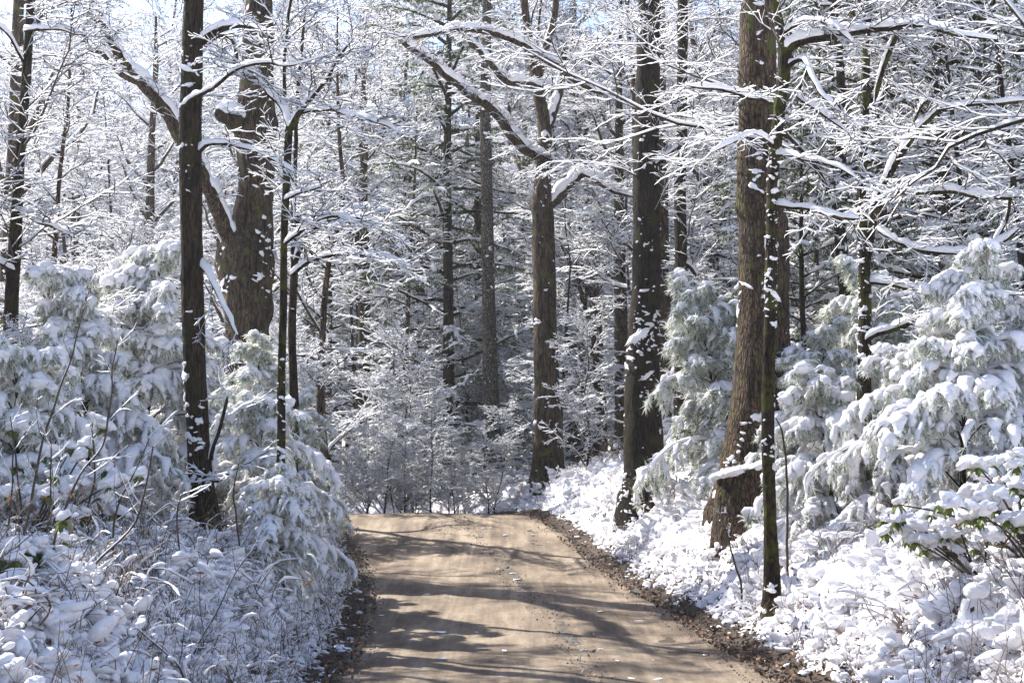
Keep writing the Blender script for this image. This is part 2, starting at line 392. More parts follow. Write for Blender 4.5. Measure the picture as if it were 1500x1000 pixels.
# ------------------------------------------------------------------ ground
def polar_rows():
    a = np.geomspace(1.2, 5.5, 14)[:-1]; b = np.concatenate([np.geomspace(5.5, 10, 90)[:-1], np.geomspace(10, 46, 420)[:-1]]); c = np.geomspace(46, 900, 60)
    return np.concatenate([a, b, c])
def polar_cols():
    f = np.radians(np.linspace(-22.5, 22.5, 325)); e = np.radians(np.linspace(22.5, 360 - 22.5, 50))[1:-1]
    return np.concatenate([f, e])
rr, cc = polar_rows(), polar_cols()
RRg, CCg = np.meshgrid(rr, cc, indexing='ij')
X = RRg * np.sin(CCg); Y = RRg * np.cos(CCg)
tb, _ = bank_t(X, Y)
Z = base_z(X, Y)
Z = Z + sstep(.25, .8, tb) * lumps(X, Y)
Z = Z + sstep(-.3, .15, tb) * (1 - sstep(.5, .9, tb)) * .05 * np.maximum(0, noise(np.stack([X, Y], -1) * 9, 41))
Z = np.where(tb < -.12, Z - .03, Z)
# sideways billow of the bank face so it overhangs in places
p2 = np.stack([X, Y, Z], -1)
amt = sstep(.3, .9, tb) * .10 * (RRg < 50)
X2 = X + amt * noise(p2 * 4.5, 51); Y2 = Y + amt * noise(p2 * 4.5, 52)
nr, nc = len(rr), len(cc)
ii, jj = np.meshgrid(np.arange(nr - 1), np.arange(nc), indexing='ij')
quads = np.stack([ii * nc + jj, ii * nc + (jj + 1) % nc, (ii + 1) * nc + (jj + 1) % nc, (ii + 1) * nc + jj], -1).reshape(-1, 4)
g = Geo(); g.add(np.stack([X2, Y2, Z], -1), quads)
zc = float(Z[0].mean()); g.add([(0, 0, zc)]); ci = g.n - 1
g.t.append(np.array([(j, (j + 1) % nc, ci) for j in range(nc)])); g.tm.append(np.zeros(nc, int))
m, nt, out = mat('snowy_ground'); L = nt.links.new
geo = N(nt, 'ShaderNodeNewGeometry'); att = N(nt, 'ShaderNodeAttribute', attribute_name='litter')
n1 = N(nt, 'ShaderNodeTexNoise', Scale=11.0, Detail=6.0, Roughness=.7); L(geo.outputs['Position'], n1.inputs['Vector'])
ad = N(nt, 'ShaderNodeMath', operation='MULTIPLY_ADD'); L(n1.outputs[0], ad.inputs[0]); ad.inputs[1].default_value = 1.1; L(att.outputs['Fac'], ad.inputs[2])
r = ramp(nt, ad.outputs[0], [(.50, (0, 0, 0)), (.53, (1, 1, 1))]); r.color_ramp.elements[0].position = .985; r.color_ramp.elements[1].position = 1.0
n2 = N(nt, 'ShaderNodeTexNoise', Scale=34.0, Detail=6.0, Roughness=.75); L(geo.outputs['Position'], n2.inputs['Vector'])
lr = ramp(nt, n2.outputs[0], [(.3, (.012, .009, .007)), (.5, (.05, .034, .022)), (.68, (.16, .10, .06))])
n3 = N(nt, 'ShaderNodeTexNoise', Scale=13.0, Detail=8.0, Roughness=.68); L(geo.outputs['Position'], n3.inputs['Vector'])
b1 = N(nt, 'ShaderNodeBump', Strength=.8, Distance=.06); L(n3.outputs[0], b1.inputs['Height'])
b2 = N(nt, 'ShaderNodeBump', Strength=1.0, Distance=.04); L(n2.outputs[0], b2.inputs['Height'])
ps = N(nt, 'ShaderNodeBsdfPrincipled', Roughness=.55); ps.inputs['Base Color'].default_value = (.90, .885, .91, 1); L(b1.outputs[0], ps.inputs['Normal']); ps.inputs['Specular IOR Level'].default_value = .25
pl = N(nt, 'ShaderNodeBsdfPrincipled', Roughness=.9); L(lr.outputs[0], pl.inputs['Base Color']); L(b2.outputs[0], pl.inputs['Normal'])
mx = N(nt, 'ShaderNodeMixShader'); L(r.outputs[0], mx.inputs[0]); L(ps.outputs[0], mx.inputs[1]); L(pl.outputs[0], mx.inputs[2]); L(mx.outputs[0], out.inputs[0])
M['ground'] = m
me = g.mesh('ground', [M['ground']])
lit = 1.0 - sstep(.02, .50, tb) * 1.15
lit = np.where((tb > .3), lit + .42 * (1 - sstep(.7, 1.3, tb)) * sstep(.0, .35, noise(p2 * 2.1, 61)), lit)
lit = np.concatenate([lit.ravel(), [1.0]])
a = me.attributes.new('litter', 'FLOAT', 'POINT'); a.data.foreach_set('value', lit.astype(np.float32))
obj('ground', me, kind='structure')

# ------------------------------------------------------------------ road
ys = np.concatenate([np.linspace(-6, 9, 30), np.geomspace(9.05, 60, 420)])
us = np.linspace(0, 1, 70)
YY = np.repeat(ys[:, None], len(us), 1); LX = lx(ys)[:, None] - .1; RX = rx(ys)[:, None] + .1
XX = LX + (RX - LX) * us[None]
ppr = np.stack([XX, YY], -1)
ctr = .58 + .02 * noise(ppr * .3, 70)
zz = road_z(YY) + .035 * np.sin(math.pi * us)[None] - .02
zz = zz - .02 * np.exp(-((us[None] - .33) / .09) ** 2) - .02 * np.exp(-((us[None] - .8) / .09) ** 2) + .012 * noise(ppr * 2.2, 71) + .006 * noise(ppr * 8, 72)
edge = np.minimum(us, 1 - us)[None]; zz = zz - .05 * np.clip(1 - edge / .03, 0, 1)
g = Geo(); n_ = len(us)
a_, b_ = np.meshgrid(np.arange(len(ys) - 1), np.arange(n_ - 1), indexing='ij')
g.add(np.stack([XX, YY, zz], -1), np.stack([a_ * n_ + b_, a_ * n_ + b_ + 1, (a_ + 1) * n_ + b_ + 1, (a_ + 1) * n_ + b_], -1).reshape(-1, 4))
m, nt, out = mat('packed_dirt'); L = nt.links.new
geo = N(nt, 'ShaderNodeNewGeometry'); att = N(nt, 'ShaderNodeAttribute', attribute_name='gravel')
mp = N(nt, 'ShaderNodeMapping'); mp.inputs['Scale'].default_value = (1, .35, 1); L(geo.outputs['Position'], mp.inputs[0])
nA = N(nt, 'ShaderNodeTexNoise', Scale=1.6, Detail=8.0, Roughness=.65); L(mp.outputs[0], nA.inputs['Vector'])
nB = N(nt, 'ShaderNodeTexNoise', Scale=45.0, Detail=8.0, Roughness=.85); L(geo.outputs['Position'], nB.inputs['Vector'])
mpS = N(nt, 'ShaderNodeMapping'); mpS.inputs['Scale'].default_value = (5.5, .28, 1); L(geo.outputs['Position'], mpS.inputs[0])
nS = N(nt, 'ShaderNodeTexNoise', Scale=1.3, Detail=7.0, Roughness=.7, Distortion=.3); L(mpS.outputs[0], nS.inputs['Vector'])
mS = N(nt, 'ShaderNodeMix', data_type='FLOAT'); mS.inputs[0].default_value = .38; L(nA.outputs[0], mS.inputs[2]); L(nS.outputs[0], mS.inputs[3])
cA = ramp(nt, mS.outputs[0], [(.37, (.10, .072, .048)), (.49, (.21, .155, .105)), (.60, (.37, .295, .21))])
cB = ramp(nt, nB.outputs[0], [(.32, (.4, .38, .36)), (.52, (1, 1, 1)), (.70, (1.35, 1.32, 1.28))])
mu = N(nt, 'ShaderNodeMix', data_type='RGBA', blend_type='MULTIPLY'); mu.inputs[0].default_value = .8; L(cA.outputs[0], mu.inputs[6]); L(cB.outputs[0], mu.inputs[7])
vor = N(nt, 'ShaderNodeTexVoronoi', Scale=42.0); L(geo.outputs['Position'], vor.inputs['Vector'])
cG = ramp(nt, vor.outputs['Color'], [(.2, (.035, .03, .028)), (.6, (.12, .10, .085)), (.95, (.28, .24, .2))])
nC = N(nt, 'ShaderNodeTexNoise', Scale=9.0, Detail=6.0, Roughness=.75); L(geo.outputs['Position'], nC.inputs['Vector'])
ad = N(nt, 'ShaderNodeMath', operation='MULTIPLY_ADD'); L(nC.outputs[0], ad.inputs[0]); ad.inputs[1].default_value = 1.3; L(att.outputs['Fac'], ad.inputs[2])
rG = ramp(nt, ad.outputs[0], [(.5, (0, 0, 0)), (.6, (1, 1, 1))]); rG.color_ramp.elements[0].position = .93; rG.color_ramp.elements[1].position = 1.0
mG = N(nt, 'ShaderNodeMix', data_type='RGBA'); L(rG.outputs[0], mG.inputs[0]); L(mu.outputs[2], mG.inputs[6]); L(cG.outputs[0], mG.inputs[7])
p = N(nt, 'ShaderNodeBsdfPrincipled', Roughness=.85); L(mG.outputs[2], p.inputs['Base Color'])
hh = N(nt, 'ShaderNodeMath', operation='MULTIPLY_ADD'); L(vor.outputs['Distance'], hh.inputs[0]); L(rG.outputs[0], hh.inputs[1]); L(nB.outputs[0], hh.inputs[2])
b = N(nt, 'ShaderNodeBump', Strength=1.0, Distance=.03); L(hh.outputs[0], b.inputs['Height']); L(b.outputs[0], p.inputs['Normal']); L(p.outputs[0], out.inputs[0])
me = g.mesh('road', [m])
dist_c = np.abs(us[None] - ctr) * (RX - LX)
grv = .44 * np.exp(-(dist_c / .12) ** 2) * (.75 + .7 * noise(ppr * .9, 73)) * (.6 + .4 * (YY < 25)) + .70 * (1 - sstep(.0, .5, np.minimum(us[None] * (RX - LX), (1 - us[None]) * (RX - LX))))
a = me.attributes.new('gravel', 'FLOAT', 'POINT'); a.data.foreach_set('value', grv.astype(np.float32).ravel())
obj('road', me, kind='structure')

# loose gravel, fallen leaves and snow crumbs
def scatter_pts(n, ylo, yhi, fx, rng):
    y = ylo * (yhi / ylo) ** rng.random(n); return fx(y, rng.random(n)), y
rng = np.random.default_rng(5)
g = Geo()
x, y = scatter_pts(3000, 10, 31, lambda y, u: np.where(rng.random(len(y)) < .22, lx(y) + (rx(y) - lx(y)) * (.575 + .03 * rng.normal(size=len(y))), np.where(rng.random(len(y)) < .5, lx(y) - .1 + .5 * rng.random(len(y)), rx(y) + .1 - .65 * rng.random(len(y)))), rng)
s = np.minimum(.0075 * rng.lognormal(0, .45, len(x)), .018) * (1 + .02 * y)
q = norm(rng.normal(size=(len(x), 3, 3))); A = q * (.8 * s[:, None, None] * rng.uniform(.6, 1.3, (len(x), 3, 1)))
blobs(g, np.stack([x, y, road_z(y) + .02 + s * .3], -1), A, lod=1, seed=3, amp=.6)
m, nt, out = mat('loose_stone'); geo = N(nt, 'ShaderNodeNewGeometry'); r = ramp(nt, geo.outputs['Random Per Island'], [(0, (.05, .04, .035)), (.6, (.16, .13, .11)), (1, (.38, .33, .28))])
p = N(nt, 'ShaderNodeBsdfPrincipled', Roughness=.8); nt.links.new(r.outputs[0], p.inputs['Base Color']); nt.links.new(p.outputs[0], out.inputs[0]); M['stone'] = m
obj('loose_gravel', g.mesh('loose_gravel', [M['stone']], smooth=False), kind='stuff')

def leafquads(g, C, size, rng, mi=0, flat=.6, asp=.5):
    n = len(C); d = rng.normal(size=(n, 3)); d[:, 2] *= flat; d = norm(d); s = norm(np.cross(d, rng.normal(size=(n, 3)) * np.array([flat, flat, 1])))
    u = np.cross(s, d); L_ = (size * rng.uniform(.6, 1.3, n))[:, None]
    a = C - d * L_; b = C + s * L_ * asp + u * L_ * .18; c = C + d * L_; e = C - s * L_ * asp + u * L_ * .18
    idx = np.arange(n)[:, None] * 4
    g.add(np.stack([a, b, c, e], 1), t=np.concatenate([idx + [0, 1, 2], idx + [0, 2, 3]]), tm=mi)
g = Geo()
y = 10 * 3.2 ** rng.random(6500); sd = rng.random(6500) < .35
x = np.where(sd, lx(y) + .3 - .8 * rng.random(6500), rx(y) - .35 + 1.2 * rng.random(6500) ** 1.3)
C = np.stack([x, y, ground_z(x, y) + .045], -1); leafquads(g, C, .032, rng)
m, nt, out = mat('leaf_litter'); geo = N(nt, 'ShaderNodeNewGeometry'); r = ramp(nt, geo.outputs['Random Per Island'], [(0, (.02, .013, .009)), (.5, (.07, .042, .026)), (.85, (.18, .10, .055)), (1, (.30, .13, .05))])
p = N(nt, 'ShaderNodeBsdfPrincipled', Roughness=.8); nt.links.new(r.outputs[0], p.inputs['Base Color']); nt.links.new(p.outputs[0], out.inputs[0]); M['litter'] = m
obj('leaf_litter', g.mesh('leaf_litter', [M['litter']], smooth=False), kind='stuff')
g = Geo()
y = 10 * 3.1 ** rng.random(430); sd = rng.random(430) < .3
x = np.where(sd, lx(y) + .12 - .5 * rng.random(430), rx(y) - .1 + .75 * rng.random(430) ** .6)
onroad = rng.random(430) < .10; x = np.where(onroad, lx(y) + (rx(y) - lx(y)) * rng.random(430), x)
s = np.where(onroad, .5, 1) * .035 * rng.lognormal(0, .5, 430) * np.clip(np.abs(np.where(sd, lx(y) - x, x - rx(y))) + .55, .4, 1.2)
A = np.zeros((430, 3, 3)); th = rng.random(430) * 6.28
A[:, 0, 0] = np.cos(th) * s * 1.7; A[:, 0, 1] = np.sin(th) * s * 1.7; A[:, 1, 0] = -np.sin(th) * s; A[:, 1, 1] = np.cos(th) * s; A[:, 2, 2] = s * .55
A[:, 2, 2] *= np.where(onroad, .35, 1); blobs(g, np.stack([x, y, np.where(onroad, road_z(y) + .012, ground_z(x, y) + .02)], -1), A, lod=2, seed=8, amp=.55)
obj('snow_crumbs', g.mesh('snow_crumbs', [M['snow_ground']]), kind='stuff')

# ------------------------------------------------------------------ snow-laden weeds and grasses (uncountable ground cover, geometry nodes)
HID = bpy.data.collections.new('ground_cover_sources')      # never linked to the scene
def weed_mesh(seed, n, hgt, snow, spread, droop, stem=.003, litter=0):
    rng = np.random.default_rng(seed); g = Geo(); m_ = 7
    base = np.zeros((n, 3)); base[:, :2] = rng.normal(size=(n, 2)) * spread
    th = rng.random(n) * 6.283; lean = rng.uniform(.2, 1.0, n)
    d = norm(np.stack([np.cos(th) * lean, np.sin(th) * lean, np.ones(n)], -1)); P = np.zeros((n, m_, 3)); P[:, 0] = base
    Ln = hgt * rng.uniform(.5, 1.3, n)
    for j in range(1, m_):
        P[:, j] = P[:, j - 1] + d * (Ln / (m_ - 1))[:, None]
        h = np.stack([np.cos(th), np.sin(th), 0 * th], -1); d = norm(d + h * .18 * droop - UP * .28 * droop * rng.uniform(.5, 1.4, (n, 1)) + rng.normal(size=(n, 3)) * .2)
    R = np.full((n, m_), stem) * np.linspace(1, .5, m_)
    tube(g, P, R, 3, 0)
    P2, R2 = resample(P[:, 2:], R[:, 2:], 8)
    T = tangents(P2); S, U = upframe(T)
    sn = snow * np.clip(.55 + .8 * noise(P2 * 13., seed), .1, 1.4) * np.clip(1.2 - np.abs(T[..., 2]), .15, 1) * rng.uniform(.5, 1.3, (n, 1))
    sn[:, 0] *= .2; sn[:, -1] *= .35
    k = 6; ph = np.arange(k) / k * 6.283
    V = (P2 + U * (sn * .55)[..., None])[:, :, None] + S[:, :, None] * (sn[..., None] * np.cos(ph))[..., None] + U[:, :, None] * (sn[..., None] * np.sin(ph) * .8)[..., None]
    V = V + (noise(V * 26., seed + 1) * .2)[..., None] * sn[:, :, None, None] * U[:, :, None]
    g.add(V, ring_quads(n, 8, k), qm=1)
    if litter:
        tips = P[rng.integers(0, n, litter), rng.integers(2, m_, litter)]; leafquads(g, tips, .025, rng, mi=2, asp=.3)
    return g.mesh('weed', [M['grass_stem'], M['snow'], M['dead_leaf']])
def lump_mesh(seed):
    rng = np.random.default_rng(seed); g = Geo(); n = 7
    C = rng.normal(size=(n, 3)) * np.array([.11, .11, .03]) + [0, 0, .03]; s = rng.uniform(.03, .075, n)
    A = np.linalg.qr(rng.normal(size=(n, 3, 3)))[0] * s[:, None, None] * np.array([1.6, 1, .8])[None, :, None]; A[:, :, 2] *= .5
    blobs(g, C, A, lod=3, seed=seed, amp=.32, freq=1.1); return g.mesh('lump', [M['snow']])
def stick_mesh(seed, n=7, hgt=.5):
    rng = np.random.default_rng(seed); g = Geo(); P = np.zeros((n, 5, 3)); P[:, 0, :2] = rng.normal(size=(n, 2)) * .06
    d = norm(np.stack([rng.normal(size=n) * .3, rng.normal(size=n) * .3, np.ones(n)], -1)); Ln = hgt * rng.uniform(.5, 1.3, n)
    for j in range(1, 5): P[:, j] = P[:, j - 1] + d * (Ln / 4)[:, None]; d = norm(d + rng.normal(size=(n, 3)) * .16)
    tube(g, P, np.full((n, 5), .0032) * np.linspace(1, .5, 5), 3, 0)
    a, ra, _ = grow(P, np.full((n, 5), .003), 3, .18, 3, 40, rng, t0=.4, flat=1); tube(g, a, ra * .8, 3, 0)
    leafquads(g, a[rng.integers(0, len(a), 5), -1], .022, rng, mi=1, asp=.3)
    return g.mesh('stick', [M['grass_stem'], M['dead_leaf']])
def scatter_gn(name, pts, yaw, scale, tilt, meshes, which):
    """one uncountable cover object: points carry which source, turn and size"""
    me = bpy.data.meshes.new(name); me.vertices.add(len(pts)); me.vertices.foreach_set('co', np.asarray(pts, np.float32).ravel())
    rot = np.stack([tilt[:, 0], tilt[:, 1], yaw], -1)
    a = me.attributes.new('rot', 'FLOAT_VECTOR', 'POINT'); a.data.foreach_set('vector', rot.astype(np.float32).ravel())
    a = me.attributes.new('siz', 'FLOAT', 'POINT'); a.data.foreach_set('value', np.asarray(scale, np.float32))
    a = me.attributes.new('src', 'INT', 'POINT'); a.data.foreach_set('value', np.asarray(which, np.int32))
    o = obj(name, me, kind='stuff')
    ng = bpy.data.node_groups.new(name + '_nodes', 'GeometryNodeTree')
    ng.interface.new_socket('Geometry', in_out='INPUT', socket_type='NodeSocketGeometry'); ng.interface.new_socket('Geometry', in_out='OUTPUT', socket_type='NodeSocketGeometry')
    gi = ng.nodes.new('NodeGroupInput'); go = ng.nodes.new('NodeGroupOutput'); jn = ng.nodes.new('GeometryNodeJoinGeometry')
    def named(nm, typ):
        n = ng.nodes.new('GeometryNodeInputNamedAttribute'); n.data_type = typ; n.inputs['Name'].default_value = nm; return n
    ra, sa, ia = named('rot', 'FLOAT_VECTOR'), named('siz', 'FLOAT'), named('src', 'INT')
    e2r = ng.nodes.new('FunctionNodeEulerToRotation'); ng.links.new(ra.outputs['Attribute'], e2r.inputs[0])
    for k, src in enumerate(meshes):
        so = bpy.data.objects.new(name + '_source', src); HID.objects.link(so)
        oi = ng.nodes.new('GeometryNodeObjectInfo'); oi.inputs['Object'].default_value = so; oi.inputs['As Instance'].default_value = True
        cmp_ = ng.nodes.new('FunctionNodeCompare'); cmp_.data_type = 'INT'; cmp_.operation = 'EQUAL'
        ng.links.new(ia.outputs['Attribute'], [s for s in cmp_.inputs if s.name == 'A' and s.type == 'INT'][0]); [s for s in cmp_.inputs if s.name == 'B' and s.type == 'INT'][0].default_value = k
        ip = ng.nodes.new('GeometryNodeInstanceOnPoints')
        ng.links.new(gi.outputs[0], ip.inputs['Points']); ng.links.new(cmp_.outputs[0], ip.inputs['Selection']); ng.links.new(oi.outputs['Geometry'], ip.inputs['Instance'])
        ng.links.new(e2r.outputs[0], ip.inputs['Rotation']); ng.links.new(sa.outputs['Attribute'], ip.inputs['Scale']); ng.links.new(ip.outputs[0], jn.inputs[0])
    ng.links.new(jn.outputs[0], go.inputs[0])
    md = o.modifiers.new('scatter', 'NODES'); md.node_group = ng
    return o
weeds = ([weed_mesh(100 + k, 22, .17, .019, .09, 1.3) for k in range(4)] + [weed_mesh(120 + k, 16, .30, .012, .07, .8, litter=5) for k in range(3)]
         + [weed_mesh(130 + k, 12, .15, .030, .11, 1.5) for k in range(3)])
rng = np.random.default_rng(17)
def bank_points(n, rng, ylo=5.5, yhi=44, tmax=6):
    y = ylo * (yhi / ylo) ** rng.random(n * 2); left = rng.random(n * 2) < .5
    t = .22 + tmax * rng.random(n * 2) ** 1.3
    x = np.where(left, lx(y) - t, rx(y) + t)
    k = (np.abs(x) < .42 * y + 1.5) & ((y < 33) | (t < 5)); x, y, t, left = x[k][:n], y[k][:n], t[k][:n], left[k][:n]
    return x, y, t, left
x, y, t, left = bank_points(15000, rng)
kp = left | (rng.random(len(x)) < .5); x, y, t, left = x[kp], y[kp], t[kp], left[kp]
dens = noise(np.stack([x, y], -1) * .9, 91); kp = rng.random(len(x)) < .6 + .5 * dens; x, y, t, left = x[kp], y[kp], t[kp], left[kp]
sc = np.clip(.5 + .6 * t, .5, 1.2) * rng.lognormal(-.05, .35, len(x)) * np.where(left, .85, .8) * np.clip(y / 11, .55, 1)
which = np.where(rng.random(len(x)) < np.where(left, .2, .12), rng.integers(4, 7, len(x)), np.where(rng.random(len(x)) < .5, rng.integers(0, 4, len(x)), rng.integers(7, 10, len(x))))
tl = rng.normal(size=(len(x), 2)) * .45
scatter_gn('snowy_undergrowth', np.stack([x, y, ground_z(x, y) - .02], -1), rng.random(len(x)) * 6.28, sc, tl, weeds, which)
lm = [lump_mesh(200 + k) for k in range(5)]
x, y, t, left = bank_points(5200, rng, tmax=5)
sc = np.where(left, .9, 1.1) * np.minimum(rng.lognormal(-.1, .3, len(x)), 1.3) * np.clip(.45 + .7 * t, .45, 1.1)
scatter_gn('snow_hummocks', np.stack([x, y, ground_z(x, y) - np.where(left, .03, .055) * sc], -1), rng.random(len(x)) * 6.28, sc, rng.normal(size=(len(x), 2)) * .3, lm, rng.integers(0, 5, len(x)))
sk = [stick_mesh(230 + k) for k in range(4)]
x, y, t, left = bank_points(750, rng, tmax=4)
keep = left | (rng.random(len(x)) < .8); x, y = x[keep], y[keep]
scatter_gn('bare_weed_stems', np.stack([x, y, ground_z(x, y)], -1), rng.random(len(x)) * 6.28, rng.uniform(.6, 1.4, len(x)), rng.normal(size=(len(x), 2)) * .3, sk, rng.integers(0, 4, len(x)))

# ------------------------------------------------------------------ the traced trees of the foreground
def poly(pts, d, m=None):
    """pts: (px, py, wpx[, dy]) -> P (1,m,3), R (1,m)"""
    P = np.array([at(p[0], p[1], d + (p[3] if len(p) > 3 else 0)) for p in pts])[None]
    R = np.array([pxr(p[2], d) for p in pts])[None]
    if m: P, R = resample(P, R, m)
    return P, R
def twig_levels(g, P, R, rng, spec, snow):
    """spec: list of (n, L, m, ang, r_abs)"""
    for k, (n, L_, m_, ang, ra, trop) in enumerate(spec):
        P, R, _ = grow(P, R, n, L_, m_, ang, rng, t0=.12, flat=.55, trop=trop, wig=.2, r_abs=ra, taper=.45, tshrink=.35)
        snowtwigs(g, P, R, snow[k], rng)
def hero(name, label, cat, d, trunk, limbs=(), bark='bark_dark', twigs=2, snow_n=60, snow_s=.05, group=None, top=None, k=16, rough=.10, bias=None, lowbias=1.0, limb_twigs=5.0, seed=1, flare=None, auto=0, limb_bark=None):
    rng = np.random.default_rng(seed)
    # base point on the ground, top run on above the frame
    P, R = poly(trunk, d)
    b = P[0, 0].copy(); zg = gz(b[0], b[1]); root = np.array([b[0], b[1], zg])
    pts = [np.array([b[0], b[1], min(zg, b[2]) - .25])] + [p for p in P[0] if p[2] > zg - .2]
    rs = [R[0, 0] * (1.05)] + [r for p, r in zip(P[0], R[0]) if p[2] > zg - .2]
    if top:
        last, prev = P[0, -1], P[0, -2]; dd = (last - prev) / np.linalg.norm(last - prev); dd[2] = abs(dd[2])
        h = top - last[2]
        for q in (.35, .7, 1.): pts.append(last + dd * h * q + rng.normal(size=3) * .12 * np.array([1, 1, 0])); rs.append(R[0, -1] * (1 - .85 * q))
    P = np.array(pts)[None]; R = np.array(rs)[None]
    ln = np.linalg.norm(np.diff(P[0], axis=0), axis=1).sum(); m_ = int(min(140, max(30, ln / .09)))
    # resample by arc length
    s = np.concatenate([[0], np.cumsum(np.linalg.norm(np.diff(P[0], axis=0), axis=1))]); x = np.linspace(0, s[-1], m_)
    Pd, Rd = resample(P, R, 200); sd = np.concatenate([[0], np.cumsum(np.linalg.norm(np.diff(Pd[0], axis=0), axis=1))])
    P = np.stack([np.interp(np.linspace(0, sd[-1], m_), sd, Pd[0, :, c]) for c in range(3)], -1)[None]
    R = np.interp(np.linspace(0, sd[-1], m_), sd, Rd[0])[None]
    if not limbs and False: pass
    zrel = P[0, :, 2] - zg; R = R * (1 + (flare if flare is not None else .5) * np.exp(-np.clip(zrel, 0, 9) / .22))[None]
    o = thing(name, label, cat, root, group=group)
    off = root
    g = Geo(); tube(g, P - off, R, k, 0, rough=rough, rf=9., seed=seed); obj('trunk', g.mesh('trunk', [M[bark]]), o)
    if snow_n:
        g = Geo(); trunk_snow(g, P - off, R, snow_n, rng, size=snow_s, zlo=.0, zhi=.75, bias=bias, seed=seed, lowbias=lowbias)
        if g.n: obj('trunk_snow', g.mesh('trunk_snow', [M['snow']]), o, kind='stuff')
    allP = []
    tg = Geo()
    for li, lp in enumerate(limbs):
        tw = twigs
        if isinstance(lp, dict): tw = lp.get('tw', twigs); lp = lp['p']
        LP, LR = poly(lp, d); n = int(max(10, np.linalg.norm(np.diff(LP[0], axis=0), axis=1).sum() / .07)); LP, LR = resample(LP, LR, min(n, 90))
        LP = LP + (noise(LP * 4., seed + li) * .03)[..., None] * np.array([1, 1, 1.])
        LP = LP - off; LR = LR * np.clip(np.linspace(1, 0, LR.shape[1]) / .14, .22, 1)[None]
        g = Geo(); tube(g, LP, LR, 8, 0, rough=.12, rf=14, seed=seed + li, zs=1.); lo = obj('limb', g.mesh('limb', [M[limb_bark or bark]]), o)
        g = Geo(); snowridge(g, LP, LR, .035 + np.minimum(LR, .11), rng, seed=seed * 7 + li); obj('snow', g.mesh('snow', [M['snow']]), lo)
        if tw:
            ln = np.linalg.norm(np.diff(LP[0], axis=0), axis=1).sum()
            spec = [(max(2, int(ln * limb_twigs)), .75 if tw > 1 else .45, 5, 50, .008, .02), (6, .38, 4, 45, .005, .0), (4, .17, 3, 42, .0035, -.02)][:tw + 1 if tw < 3 else 3]
            twig_levels(tg, LP, LR, rng, spec, [.020, .017, .014])
    if auto:   # own small branches along the trunk
        h0, h1, cnt, ln = auto
        zt = (P[0, :, 2] - P[0, 0, 2]) / (P[0, -1, 2] - P[0, 0, 2]); ks = np.where((P[0, :, 2] > zg + h0) & (P[0, :, 2] < zg + h1))[0]
        if len(ks) > 4:
            sub = P[:, ks] - off; sr = R[:, ks]
            B, BR, _ = grow(sub, sr, cnt, ln, 8, 62, rng, t0=0, t1=1, flat=.35, trop=.02, wig=.14, r_abs=.016, taper=.3, tshrink=.2)
            snowtwigs(tg, B, BR, .028, rng)
            twig_levels(tg, B, BR, rng, [(8, ln * .4, 5, 48, .007, .01), (5, ln * .2, 4, 45, .0045, 0), (3, ln * .09, 3, 42, .0035, 0)], [.019, .016, .013])
    if tg.n: obj('twigs', tg.mesh('twigs', [M['twig'], M['snow_thin']]), o, kind='stuff')
    return o

# near left: the dark mossy trunk
hero('mossy_tree', 'straight dark mossy trunk with a flared base in the snowy bank left of the road', 'tree', 17.0,
     [(303, 788, 40), (294, 700, 36), (288, 600, 34), (283, 450, 34), (280, 300, 33), (279, 200, 32), (281, 100, 31), (284, 0, 30), (288, -120, 28)],
     [[(295, 60, 14, 0), (318, 45, 12, -.2), (345, 38, 10, -.5), (378, 42, 6, -.9)],
      [(297, 68, 9, 0), (325, 50, 8, .2), (345, 62, 6, .4), (352, 95, 5, .6)],
      [(267, 158, 6, 0), (285, 143, 8, -.2), (310, 130, 6, -.5), (345, 103, 5, -.8), (378, 92, 4, -1), (420, 98, 3, -1.2), (475, 82, 2, -1.4)],
      [(290, 225, 8, 0), (305, 212, 6, -.2), (345, 212, 5, -.5), (395, 232, 4, -.8), (440, 255, 3, -1)],
      [(310, 672, 7, -.1), (325, 610, 5, -.3), (333, 580, 4, -.3)],
      [(290, 388, 9, 0), (312, 408, 7, -.2), (328, 445, 6, -.3), (345, 492, 4, -.5)],
      [(300, 700, 8, 0), (322, 702, 6, -.3), (335, 692, 5, -.5), (342, 698, 3, -.6)]],
     snow_n=330, snow_s=.034, top=13, seed=3, lowbias=1.2, auto=(6, 12, 7, 2.2), limb_twigs=2.2, k=20, rough=.09)
# far-left thin leaning tree
hero('leaning_tree', 'slender dark tree leaning rightwards at the photograph edge with snow dabbed bark', 'tree', 18.0,
     [(8, 600, 24), (14, 520, 22), (18, 420, 20), (24, 320, 18), (30, 220, 16), (38, 120, 14), (44, 20, 13), (50, -80, 12)],
     [[(36, 95, 5), (18, 62, 4, -.2), (-10, 30, 4, -.4)], [(38, 45, 6), (80, 42, 5, -.3), (125, 52, 4, -.6)],
      [(30, 310, 7), (70, 330, 6, -.3), (115, 352, 4, -.6)], [(22, 400, 6), (5, 385, 5, -.2), (-20, 360, 4, -.2)]],
     snow_n=70, snow_s=.03, top=12, seed=4, auto=(1.5, 11, 16, 1.9), limb_twigs=4, k=12)
